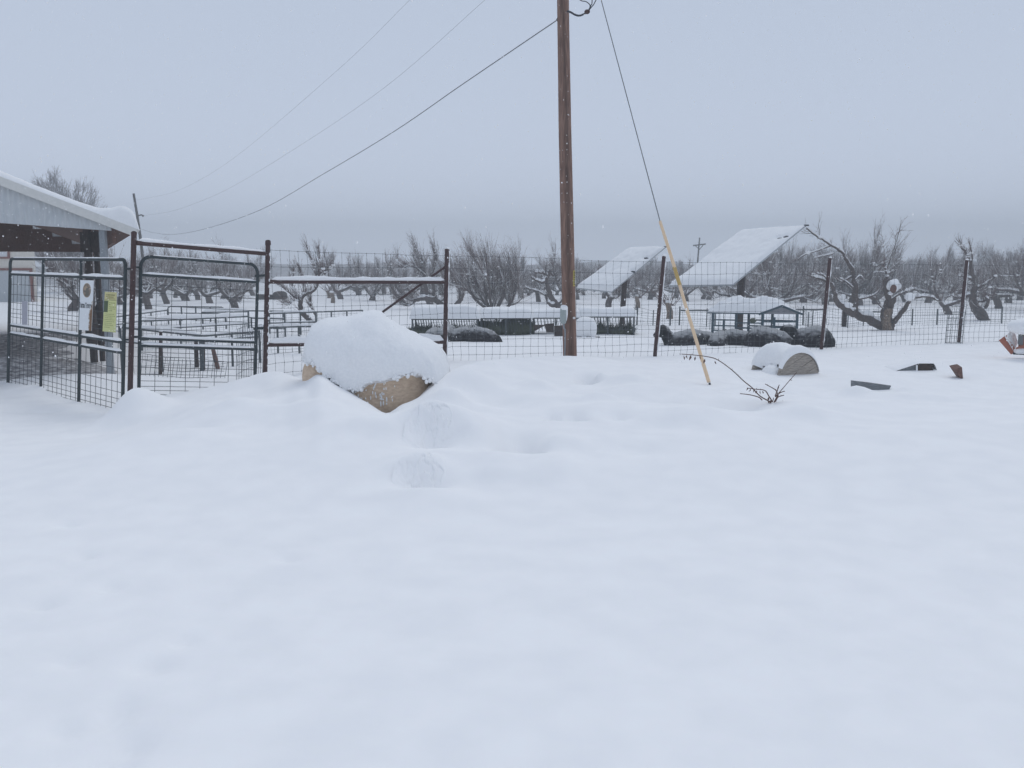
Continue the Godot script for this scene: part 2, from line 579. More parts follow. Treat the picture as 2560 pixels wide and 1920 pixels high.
func make_ground() -> void:
	var xs := []
	var x := -230.0
	while x < 230.0:
		xs.append(x)
		var ax := absf(x)
		x += 12.0 if ax > 60.0 else 4.0 if ax > 24.0 else 0.6 if ax > 12.5 else 0.11 if x > 4.6 or x < -7.2 else 0.055
	var zs := []
	var d := -30.0
	while d < 205.0:
		zs.append(d)
		d += 3.0 if d < 0.0 else 0.3 if d < 2.4 else 0.06 if d < 10.6 else 0.05 if d < 16.0 else 0.16 if d < 24.0 else 0.6 if d < 40.0 else 2.5 if d < 90.0 else 9.0
	var mb := MB.new()
	var w := xs.size()
	for dd in zs:
		for xx in xs:
			mb.v.append(Vector3(xx, gy(xx, -dd), -dd))
	for r in zs.size():
		for q in w:
			var i := r * w + q
			var l := mb.v[r * w + maxi(q - 1, 0)]
			var rr := mb.v[r * w + mini(q + 1, w - 1)]
			var b := mb.v[maxi(r - 1, 0) * w + q]
			var f := mb.v[mini(r + 1, zs.size() - 1) * w + q]
			mb.n.append((rr - l).cross(f - b).normalized())
	mb.c.resize(mb.v.size())
	mb.c.fill(Color.WHITE)
	mb.uv.resize(mb.v.size())
	mb.grid(w, zs.size(), 0)
	structure("snow_ground", mb, M.snow)

func make_hillside() -> void:
	var mb := MB.new()
	var w := 90
	var h := 20
	for r in h:
		for q in w:
			var x := lerpf(-230.0, 230.0, q / float(w - 1))
			var d := lerpf(150.0, 204.0, r / float(h - 1))
			var y := -0.8 + 5.0 * smoothstep(150.0, 198.0, d) + noise_a.get_noise_2d(x * 0.05, d * 0.08) * 2.6 * smoothstep(155.0, 190.0, d)
			mb.vert(Vector3(x, y, -d), Vector3.UP)
	mb.grid(w, h, 0)
	mb.renormal(0)
	structure("hillside", mb, M.brush_hill)

# ------------------------------------------------------------------ open shed on the left
func make_shed() -> void:
	var tip_lo := at(332, 590, 17.5)
	var run := at(260, 632, 30.0) - tip_lo            # along the ridge, away from the eye
	var o := thing("open_shed", "open pole shed with snowy roof, pale tin gable and brown underside at the left", "shed", on(280, 17.5))
	var ridge_lo := at(-300, 349, 16.6)
	var ridge_hi := at(-300, 326, 16.6)
	var tip_hi := at(345, 573, 17.5)
	var mb := MB.new()
	# fascia board along the gable
	var back := Vector3(0.02, 0, -0.07)
	mb.hexa([ridge_lo, tip_lo, tip_hi, ridge_hi, ridge_lo + back, tip_lo + back, tip_hi + back, ridge_hi + back])
	part(o, "fascia_board", mb, M.fascia)
	# the other slope of the roof falls away outside the frame
	mb = MB.new()
	var far_lo := ridge_lo + (ridge_lo - tip_lo) * Vector3(1, -1, 1)
	var up := Vector3(0, 0.10, 0)
	var in_lo := tip_lo + Vector3(-0.02, 0.03, 0) + run.normalized() * 0.09
	var in_ridge := ridge_lo + Vector3(0, 0.03, 0) + run.normalized() * 0.09
	mb.hexa([in_lo, in_ridge, in_ridge + run, in_lo + run, in_lo + up, in_ridge + up, in_ridge + run + up, in_lo + run + up])
	var in_far := far_lo + Vector3(0, 0.03, 0)
	mb.hexa([in_far, in_ridge - Vector3(0.002, 0, 0), in_ridge + run, in_far + run, in_far + up, in_ridge + up, in_ridge + run + up, in_far + run + up])
	var roof := part(o, "roof", mb, M.brown_wood)
	# snow lying on the roof, swollen over the eave
	mb = MB.new()
	var prof := [[-300, 18.0], [0, 17.0], [65, 14], [130, 15], [195, 15], [240, 17], [275, 30], [300, 46], [320, 48], [336, 42], [346, 26], [349, 4]]
	var cols := 60
	var rows := 26
	for r in rows:
		for q in cols:
			var px := lerpf(-300.0, 349.0, pow(q / float(cols - 1), 0.75))
			var u := (px + 300.0) / 645.0
			var base := ridge_hi.lerp(tip_hi, u)
			var t := pow(r / float(rows - 1), 2.6)
			var th := 0.0
			for i in range(1, prof.size()):
				if px <= prof[i][0]:
					th = lerpf(prof[i - 1][1], prof[i][1], (px - prof[i - 1][0]) / float(prof[i][0] - prof[i - 1][0]))
					break
			th = th / F * 17.3
			var edge := 1.0 - pow(clampf(1.0 - t * 80.0, 0.0, 1.0), 3.0)
			edge *= 1.0 - pow(clampf(t * 40.0 - 39.0, 0.0, 1.0), 3.0)
			var p := base + run * t - Vector3(0, 0.006, 0)
			p.y += (th + noise_a.get_noise_2d(px * 0.03, t * 30.0) * 0.03) * edge
			mb.vert(p, Vector3.UP)
	mb.grid(cols, rows, 0)
	mb.renormal(0)
	part(roof, "snow_layer", mb, M.loose_snow)
	# pale corrugated gable panels
	var g_top_l := at(-300, 349, 16.7) + Vector3(0, 0, -0.06)
	var head_l := at(-300, 536, 16.7)
	var head_r := at(278, 577, 17.55)
	var n_sheet := 9
	for k in n_sheet:
		var a := k / float(n_sheet)
		var b := (k + 1) / float(n_sheet)
		mb = MB.new()
		var steps := 10
		for s in steps:
			var ua := lerpf(a, b, s / float(steps))
			var ub := lerpf(a, b, (s + 1) / float(steps))
			var za := 0.014 * (1.0 if s % 2 == 0 else 0.0)
			var zb := 0.014 * (0.0 if s % 2 == 0 else 1.0)
			var pa := head_l.lerp(head_r, ua) + Vector3(0, 0, za)
			var pb := head_l.lerp(head_r, ub) + Vector3(0, 0, zb)
			var ta := g_top_l.lerp(tip_lo, ua * 0.905) + Vector3(0, 0.03, za)
			var tb := g_top_l.lerp(tip_lo, ub * 0.905) + Vector3(0, 0.03, zb)
			ta.x = pa.x
			tb.x = pb.x
			ta.z = pa.z
			tb.z = pb.z
			mb.quad(pa, pb, tb, ta, Vector3.BACK)
			mb.quad(pa + Vector3(0, 0, -0.03), pb + Vector3(0, 0, -0.03), tb + Vector3(0, 0, -0.03), ta + Vector3(0, 0, -0.03), Vector3.FORWARD)
		part(o, "gable_sheet", mb, M.pale_tin)
	mb = MB.new()
	mb.beam(head_l + Vector3(0, 0.05, -0.13), head_r + Vector3(0, 0.05, -0.13), 0.09, 0.11)
	part(o, "header_beam", mb, M.brown_wood)
	# inside face of the far gable, boarded
	for k in 8:
		mb = MB.new()
		var z_off := run * 0.99
		var y0 := 2.46 + k * 0.24 - 0.01
		var xl := at(-420, 620, 29.0)
		var xr := Vector3(tip_lo.x + z_off.x - 0.1, 0, tip_lo.z + z_off.z)
		var rb := ridge_lo + z_off
		xl += run.normalized() * 0.012 * (k % 2)
		xr += run.normalized() * 0.012 * (k % 2)
		xr = xr.lerp(Vector3(rb.x, 0, rb.z), clampf((y0 + 0.1 - 2.42) / (rb.y - 2.42), 0.0, 1.0))
		mb.hexa([Vector3(xl.x, y0, xl.z), Vector3(xr.x, y0, xr.z), Vector3(xr.x, y0 + 0.262, xr.z), Vector3(xl.x, y0 + 0.262, xl.z),
			Vector3(xl.x, y0, xl.z - 0.03), Vector3(xr.x, y0, xr.z - 0.03), Vector3(xr.x, y0 + 0.262, xr.z - 0.03), Vector3(xl.x, y0 + 0.262, xl.z - 0.03)])
		part(o, "gable_board", mb, M.brown_wood)
	mb = MB.new()
	mb.beam(tip_lo + run * 0.02 + Vector3(-0.35, -0.02, 0), tip_lo + run * 0.99 + Vector3(-0.35, -0.02, 0), 0.08, 0.2)
	part(o, "eave_beam", mb, M.brown_wood)
	# posts
	var p0 := on(279, 17.6, -0.3)
	mb = MB.new()
	mb.box(Vector3(p0.x, 1.1, p0.z), Vector3(0.11, 3.0, 0.11))
	var gp := part(o, "post", mb, M.galvanized)
	gp.set_meta("label", "galvanised grey steel corner post of the open shed")
	var pw := on(250, 20.5)
	for s in [[238, 0.125, 20.4], [259, 0.095, 20.7]]:
		var p := on(s[0], s[2], -0.3)
		mb = MB.new()
		mb.box(Vector3(p.x, 1.2, p.z), Vector3(s[1], 3.1, s[1]))
		var q := part(o, "post", mb, M.dark_wood)
		q.set_meta("label", "dark weathered wooden post inside the shed")
		mb = MB.new()
		var pts := []
		for k in 7:
			pts.append(Vector3(p.x, 0.15 + k * 0.13, p.z + 0.03))
		mb.etube(pts, taper(7, 0.11, 0.08), taper(7, 0.11, 0.08), 10)
		mb.blob(Vector3(p.x, 0.5, p.z + 0.04), Vector3(0.125, 0.5, 0.11), noise_b, 0.25, 14, 14, 0.8, Color.WHITE, 3.0)
		part(q, "post_wrap", mb, M.dark_wood)
	mb = MB.new()
	mb.box(Vector3(pw.x + 0.0, 2.42, pw.z), Vector3(0.5, 0.45, 0.2))
	part(o, "brace_block", mb, M.dark_wood)
	# bare earth under the roof
	mb = MB.new()
	var w := 70
	var h := 50
	for r in h:
		for q in w:
			var u := q / float(w - 1)
			var t := r / float(h - 1)
			var d := lerpf(15.6, 30.0, t)
			var xr := lerpf(-7.2, -13.0, t)
			var x := lerpf(xr - 9.0, xr, u)
			var e: float = minf(1.0, minf((1.0 - u) * 3.6, minf(t * 3.0, (1.0 - t) * 3.0)))
			e += noise_a.get_noise_2d(x * 1.6, d * 1.6) * 0.34 + noise_b.get_noise_2d(x * 6.0, d * 6.0) * 0.08
			var heap := 0.36 * exp(-pow((x + 11.1) / 1.9, 2.0) - pow((d - 18.6) / 1.1, 2.0))
			mb.vert(Vector3(x, gy(x, -d) + (e - 0.55) * 0.10 + heap, -d), Vector3.UP)
	mb.grid(w, h, 0)
	mb.renormal(0)
	structure("bare_ground", mb, M.bare_dirt)

func make_far_building() -> void:
	var o := thing("cream_building", "cream farm building with red brown door trim seen beneath the shed roof", "building", on(0, 58))
	var d := 57.0
	var a := at(-260, 751, d)
	var b := at(94, 751, d)
	var mb := MB.new()
	var y0 := -0.8
	var y1 := 5.2
	mb.hexa([Vector3(a.x, y0, -d), Vector3(b.x, y0, -d), Vector3(b.x, y1, -d), Vector3(a.x, y1, -d), Vector3(a.x - 6, y0, -d - 10), Vector3(b.x - 6, y0, -d - 10), Vector3(b.x - 6, y1, -d - 10), Vector3(a.x - 6, y1, -d - 10)])
	part(o, "wall", mb, M.cream_wall)
	mb = MB.new()
	mb.hexa([Vector3(a.x - 0.4, y1, -d + 0.5), Vector3(b.x + 0.4, y1, -d + 0.5), Vector3(b.x + 0.4, y1 + 0.25, -d + 0.5), Vector3(a.x - 0.4, y1 + 0.25, -d + 0.5), Vector3(a.x - 6.4, y1 + 2.4, -d - 5), Vector3(b.x - 2.6, y1 + 2.4, -d - 5), Vector3(b.x - 2.6, y1 + 2.65, -d - 5), Vector3(a.x - 6.4, y1 + 2.65, -d - 5)])
	part(o, "roof", mb, M.snow)
	mb = MB.new()
	var dl := at(-60, 676, d - 0.05)
	var dr := at(80, 757, d - 0.05)
	mb.box(Vector3((dl.x + dr.x) / 2, (dl.y + y0) / 2, -d + 0.03), Vector3(dr.x - dl.x, dl.y - y0, 0.08))
	var door := part(o, "door", mb, M.pale_tin)
	mb = MB.new()
	mb.box(Vector3((dl.x + dr.x) / 2, dl.y + 0.07, -d + 0.06), Vector3(dr.x - dl.x + 0.3, 0.14, 0.1))
	mb.box(Vector3(dr.x + 0.07, (dl.y + y0) / 2 - 0.002, -d + 0.06), Vector3(0.15, dl.y - y0, 0.1))
	part(door, "door_trim", mb, M.red_trim)
	var wl := at(-40, 600, d)
	var wr := at(23, 642, d)
	mb = MB.new()
	mb.box(Vector3((wl.x + wr.x) / 2, (wl.y + wr.y) / 2, -d + 0.03), Vector3(wr.x - wl.x, wl.y - wr.y, 0.06))
	var win := part(o, "window", mb, M.paper)
	mb = MB.new()
	mb.box(Vector3(wr.x, (wl.y + wr.y) / 2, -d + 0.05), Vector3(0.12, wl.y - wr.y, 0.1))
	mb.box(Vector3((wl.x + wr.x) / 2, wr.y - 0.06, -d + 0.05), Vector3(wr.x - wl.x + 0.12, 0.12, 0.1))
	part(win, "window_trim", mb, M.red_trim)

# ------------------------------------------------------------------ utility pole, guy and lines
func make_pole() -> void:
	var d := 16.8
	var base := at(1425, 900, d)
	base.y = gy(base.x, -d) - 0.4
	var o := thing("utility_pole", "tall brown wooden utility pole rising out of the top of the picture", "utility pole", base)
	var a := at(1425, 900, d)
	var m := at(1412, 300, d)
	var t := at(1401, -410, d)
	var pts := [base, a]
	for k in 40:
		pts.append(a.lerp(m, (k + 1) / 20.0) if k < 20 else m.lerp(t, (k - 19) / 20.0))
	var rad := []
	for p in pts:
		rad.append(lerpf(0.133, 0.098, clampf(p.y / 9.4, 0.0, 1.0)))
	var mb := MB.new()
	mb.tube(pts, rad, 28)
	for i in mb.v.size():
		var q := mb.v[i]
		var ang := atan2(mb.n[i].x, mb.n[i].z)
		# dark weathered stripe of preservative down the face, ragged at its edges
		var k := 1.0 - 0.52 * exp(-pow((ang + 0.05 + noise_b.get_noise_2d(q.y * 0.8, 3.0) * 0.5) / 0.42, 2.0))
		k *= 1.0 + 0.25 * noise_b.get_noise_2d(ang * 6.0, q.y * 0.25)
		mb.c[i] = Color(k, k, k)
		mb.v[i] += mb.n[i] * noise_b.get_noise_2d(ang * 8.0, q.y * 0.5) * 0.006
	part(o, "shaft", mb, M.pole_wood)
	# wind-plastered snow down the right side
	mb = MB.new()
	var sp := []
	var sw := []
	for k in 46:
		var y := 0.2 + k * 0.062
		var u: float = clampf((y - a.y) / (m.y - a.y), -0.1, 1.0)
		var c := a.lerp(m, u)
		c.y = y
		sp.append(c + Vector3(0.118 - y * 0.004, 0, -0.02))
		sw.append((0.021 + 0.012 * noise_b.get_noise_1d(k * 1.3)) * (1.0 - smoothstep(34.0, 46.0, k)) + 0.002)
	mb.tube(sp, sw, 8)
	part(o, "plastered_snow", mb, M.loose_snow)
	# grey service box and its conduit
	var bc := at(1407, 788, d - 0.13)
	mb = MB.new()
	mb.blob(bc + Vector3(0.01, 0, 0), Vector3(0.062, 0.165, 0.06), noise_b, 0.0, 20, 16, 0.5)
	var bx := part(o, "service_box", mb, M.meter_grey)
	mb = MB.new()
	mb.blob(bc + Vector3(0.025, 0.135, 0.0), Vector3(0.066, 0.055, 0.068), noise_b, 0.25, 14, 10, 0.8, Color.WHITE, 8.0)
	mb.tube([bc + Vector3(0.07, 0.13, 0.03), bc + Vector3(0.074, 0.02, 0.035), bc + Vector3(0.066, -0.1, 0.03)], [0.022, 0.018, 0.008], 8)
	part(bx, "snow_cap", mb, M.loose_snow)
	mb = MB.new()
	mb.tube(smooth([bc + Vector3(0.02, -0.16, 0), at(1410, 820, d - 0.12), at(1413, 832, d - 0.1), at(1412, 905, d - 0.08)], 4), taper(13, 0.017, 0.013), 8)
	part(bx, "conduit", mb, M.galvanized)
	# yellow warning strip, white tag, ground wire
	var tg := at(1433.5, 696, d - 0.135)
	mb = MB.new()
	mb.box(tg + Vector3(0.012, 0, 0.02), Vector3(0.04, 0.29, 0.006), Basis(Vector3.UP, 0.55))
	var strip := part(o, "warning_strip", mb, M.tag_yellow)
	mb = MB.new()
	for k in 8:
		mb.box(tg + Vector3(0.0145, 0.115 - k * 0.033, 0.024), Vector3(0.022, 0.02, 0.004), Basis(Vector3.UP, 0.55))
	part(strip, "warning_print", mb, M.ink)
	mb = MB.new()
	var wt := at(1434.5, 795, d - 0.13)
	mb.tube([wt + Vector3(0, 0, -0.03), wt + Vector3(0.008, 0, 0.012)], [0.024, 0.022], 12)
	part(o, "pole_tag", mb, M.white_tag)
	mb = MB.new()
	var gw := []
	for k in 12:
		gw.append(at(lerpf(1398, 1404, k / 11.0), lerpf(56, 260, k / 11.0), d) + Vector3(-0.0 + 0.03 * sin(k * 0.5) * 0.4, 0, 0.06))
	mb.tube(gw, taper(12, 0.009, 0.007), 6)
	part(o, "ground_wire", mb, M.black_cable)
	mb = MB.new()
	var hk := at(1394, 49, d)
	mb.tube(smooth([hk + Vector3(0.05, -0.03, 0), hk + Vector3(0.0, -0.03, 0), hk + Vector3(-0.02, 0.0, 0), hk + Vector3(0.01, 0.03, 0), hk + Vector3(0.03, 0.0, 0)], 4), taper(17, 0.008, 0.008), 6)
	part(o, "wire_hook", mb, M.steel_strand)
	# crossarm and insulators above the frame
	mb = MB.new()
	mb.box(t + Vector3(0.02, -0.3, 0.15), Vector3(2.2, 0.12, 0.1))
	var arm := part(o, "crossarm", mb, M.pole_wood)
	for k in 3:
		mb = MB.new()
		mb.tube([t + Vector3(-0.95 + k * 0.95, -0.24, 0.15), t + Vector3(-0.95 + k * 0.95, -0.16, 0.15), t + Vector3(-0.95 + k * 0.95, -0.1, 0.15)], [0.03, 0.05, 0.03], 10)
		part(arm, "insulator", mb, M.meter_grey)

func make_wires() -> void:
	var d := 16.8
	# service cable loop hanging beside the pole top
	var c := thing("service_cable", "black service cables looping and joined beside the top of the pole", "cable", at(1440, 30, d - 0.3))
	var mb := MB.new()
	mb.tube(smooth([at(1428, 31, 16.6), at(1438, 37, 16.5), at(1449, 39, 16.45), at(1460, 35, 16.4), at(1468, 29, 16.4), at(1474, 23, 16.4)], 5), taper(26, 0.019, 0.014), 8)
	mb.tube(smooth([at(1428, 31, 16.6), at(1419, 28, 16.66)], 2), taper(3, 0.019, 0.02), 8)
	part(c, "main_cable", mb, M.black_cable)
	for s in [[[1472, 24], [1477, 14], [1480, -10], [1470, -160]], [[1473, 24], [1480, 16], [1490, 0], [1530, -90]], [[1473, 24], [1475, 13], [1465, 4], [1448, -2], [1420, -40]]]:
		var pts := []
		for q in s:
			pts.append(at(q[0], q[1], 16.4))
		mb = MB.new()
		var sm := smooth(pts, 5)
		mb.tube(sm, taper(sm.size(), 0.009, 0.008), 6)
		part(c, "branch_cable", mb, M.black_cable)
	mb = MB.new()
	mb.blob(at(1468, 29, 16.36), Vector3(0.05, 0.04, 0.04), noise_b, 0.3, 10, 8, 1.0, Color.WHITE, 6.0)
	part(c, "cable_splice", mb, M.rust)
	# overhead lines to the far pole
	var far_x := (343.0 - 1280.0) / F * 72.0
	var near_x := (1393.0 - 1280.0) / F * 16.8
	var lines := [
		["thick dark overhead wire from the pole's hook to the far leaning pole, lowest of three", [[1393, 50], [1300, 113], [1150, 215], [983, 330], [810, 434], [648, 526], [509, 573], [430, 586], [382, 581], [351, 572]], 0.010, 0.009],
		["thin overhead wire, middle of the three above the yard", [[1395, -165], [1212, 0], [960, 220], [740, 370], [578, 468], [486, 509], [420, 530], [350, 540]], 0.0024, 0.0045],
		["thin overhead wire, topmost of the three crossing the sky", [[1395, -390], [1200, -180], [1024, 0], [833, 185], [578, 400], [451, 474], [380, 493], [341, 500]], 0.002, 0.004]]
	for l in lines:
		var pts := []
		for q in l[1]:
			var k: float = (q[0] - 1280.0) / F
			var s: float = (near_x - k * 16.8) / ((near_x - far_x) + k * 55.2)
			pts.append(at(q[0], q[1], 16.8 + 55.2 * s))
		var sm := smooth(pts, 6)
		mb = MB.new()
		mb.tube(sm, taper(sm.size(), l[2], l[3]), 5)
		var o := thing("overhead_wire", l[0], "wire", pts[-1], "overhead lines crossing the sky")
		part(o, "strand", mb, M.steel_strand)
	# guy wire with its plastic guard
	var g := thing("guy_wire", "steel guy wire slanting from the pole top to the snow in a pale orange guard", "guy wire", at(1773, 957, 12.8))
	mb = MB.new()
	var foot := at(1774, 962, 12.8)
	var mid := at(1650, 553, 14.0)
	var top := at(1398, -395, 16.75)
	mb.tube([mid.lerp(top, -0.005), mid.lerp(top, 0.5), top], [0.007, 0.007, 0.007], 6)
	part(g, "strand", mb, M.steel_strand)
	mb = MB.new()
	mb.tube([at(1772, 955, 12.8), at(1742, 856, 13.1), at(1712, 757, 13.4), at(1699, 711, 13.55)], [0.027, 0.026, 0.025, 0.025], 12)
	mb.tube([at(1687, 670, 13.65), at(1668, 610, 13.84), at(1650, 553, 14.0)], [0.026, 0.025, 0.022], 12)
	part(g, "guard", mb, M.guard_plastic)
	mb = MB.new()
	mb.tube([at(1699.5, 713, 13.54), at(1686, 668, 13.66)], [0.029, 0.029], 12)
	var sl := part(g, "guard_sleeve", mb, M.ochre_plastic)
	mb = MB.new()
	mb.tube([foot + Vector3(0.004, -0.06, 0), foot + Vector3(0, 0.03, 0)], [0.016, 0.016], 8)
	part(g, "anchor_rod", mb, M.black_cable)
	# far poles
	o_pole("leaning grey utility pole far behind the shed roof corner", [at(370, 760, 72), at(352, 602, 72), at(343, 538, 72), at(334, 484, 72)], 0.13, true)
	var p2 := at(1743, 740, 112)
	o_pole("distant utility pole with a crossarm between the two tilted panels", [p2, at(1744, 655, 112), at(1749, 594, 112)], 0.12, false)

func o_pole(label: String, pts: Array, r: float, brackets: bool) -> void:
	var o := thing("utility_pole", label, "utility pole", pts[0])
	var mb := MB.new()
	mb.tube(pts, taper(pts.size(), r, r * 0.7), 10)
	part(o, "shaft", mb, M.dark_wood)
	mb = MB.new()
	if brackets:
		var h := at(343, 540, 72)
		mb.tube([h, h + Vector3(0.35, 0.1, 0), h + Vector3(0.5, -0.02, 0)], [0.05, 0.05, 0.09], 6)
		part(o, "bracket", mb, M.dark_wood)
	else:
		var h := at(1748, 612, 112)
		mb.box(h + Vector3(0, 0, 0.1), Vector3(1.6, 0.16, 0.14), Basis(Vector3.BACK, 0.12))
		mb.beam(h + Vector3(-0.6, 0, 0.1), h + Vector3(0, -0.6, 0.1), 0.08, 0.08)
		mb.beam(h + Vector3(0.6, 0.1, 0.1), h + Vector3(0, -0.6, 0.1), 0.08, 0.08)
		part(o, "crossarm", mb, M.dark_wood)

# ------------------------------------------------------------------ gates
func snow_on(mb: MB, a: Vector3, b: Vector3, r: float, h: float, n := 10) -> void:  # a ridge of snow along a rail
	var pts := []
	var w := []
	var hh := []
	for i in n + 1:
		var u := i / float(n)
		var k := 0.75 + 0.5 * noise_b.get_noise_2d(a.x * 3.0 + u * a.distance_to(b) * 3.0, a.z * 3.0 + a.y * 5.0)
		var e := 0.25 if i == 0 or i == n else 1.0
		pts.append(a.lerp(b, u) + Vector3(0, r * 0.75 + h * k * 0.4 * e, 0))
		w.append(r * 1.0 * (0.8 + 0.3 * k) * maxf(e, 0.4))
		hh.append((h * 0.62 * k + 0.004) * e)
	mb.etube(pts, w, hh, 8)

func lerp2(c: Array, u: float, v: float) -> Vector3:  # c: four corners TL TR BL BR; u to the right, v up
	return c[2].lerp(c[3], u).lerp(c[0].lerp(c[1], u), v)

func frame_gate(o: Node3D, c: Array, rails: Array, uprights: Array, corner: float, r: float, wires: Dictionary) -> void:
	var mb := MB.new()
	# rounded outer tube: up the left leg, over the top, down the right leg
	var cu: float = corner / c[0].distance_to(c[1])
	var cv: float = corner / c[0].distance_to(c[2])
	var path := [lerp2(c, 0, -0.04), lerp2(c, 0, 0.5), lerp2(c, 0, 1.0 - cv)]
	for k in range(1, 6):
		var th := PI / 2 * k / 5.0
		path.append(lerp2(c, cu * (1 - cos(th)), 1.0 - cv + cv * sin(th)))
	path.append(lerp2(c, 0.5, 1.0))
	for k in range(0, 6):
		var th := PI / 2 * k / 5.0
		path.append(lerp2(c, 1.0 - cu + cu * sin(th), 1.0 - cv + cv * cos(th)))
	path.append(lerp2(c, 1, 0.5))
	path.append(lerp2(c, 1, -0.04))
	mb.tube(path, taper(path.size(), r, r), 10)
	part(o, "outer_frame", mb, M.gate_paint)
	mb = MB.new()
	snow_on(mb, lerp2(c, cu, 1.0), lerp2(c, 1.0 - cu, 1.0), r * 0.8, wires.get("top_snow", 0.022), 30)
	snow_on(mb, lerp2(c, 0.2, 1.0), lerp2(c, 0.45, 1.0), r * 0.7, 0.02, 8)
	part(o, "snow", mb, M.loose_snow, true)
	for v in rails:
		mb = MB.new()
		mb.pipe(lerp2(c, 0.003, v), lerp2(c, 0.997, v), r * 0.92, 8)
		var rail := part(o, "rail", mb, M.gate_paint)
		mb = MB.new()
		var nseg := uprights.size() + 1
		for s in nseg:
			var ua: float = 0.015 if s == 0 else uprights[s - 1] + 0.012
			var ub: float = 0.985 if s == nseg - 1 else uprights[s] - 0.012
			snow_on(mb, lerp2(c, ua, v), lerp2(c, ub, v), r * 0.9, wires.get("rail_snow", 0.04), 16)
		part(rail, "snow", mb, M.loose_snow, true)
	for u in uprights:
		mb = MB.new()
		mb.pipe(lerp2(c, u, 0.0), lerp2(c, u, 0.995), r * 0.85, 8)
		part(o, "upright", mb, M.gate_paint)
	mb = MB.new()
	var wt: float = wires.get("top", 1.0)
	for k in wires.n:
		var u: float = (k + 1) / float(wires.n + 1)
		mb.tube([lerp2(c, u, 0.0), lerp2(c, u, wt * 0.5), lerp2(c, u, wt)], [0.0042, 0.0042, 0.0042], 4, false)
	for v in wires.rows:
		mb.tube([lerp2(c, 0.0, v), lerp2(c, 0.33, v), lerp2(c, 0.66, v), lerp2(c, 1.0, v)], [0.0042, 0.0042, 0.0042, 0.0042], 4, false)
	part(o, "wire_mesh", mb, M.dark_wire, true)

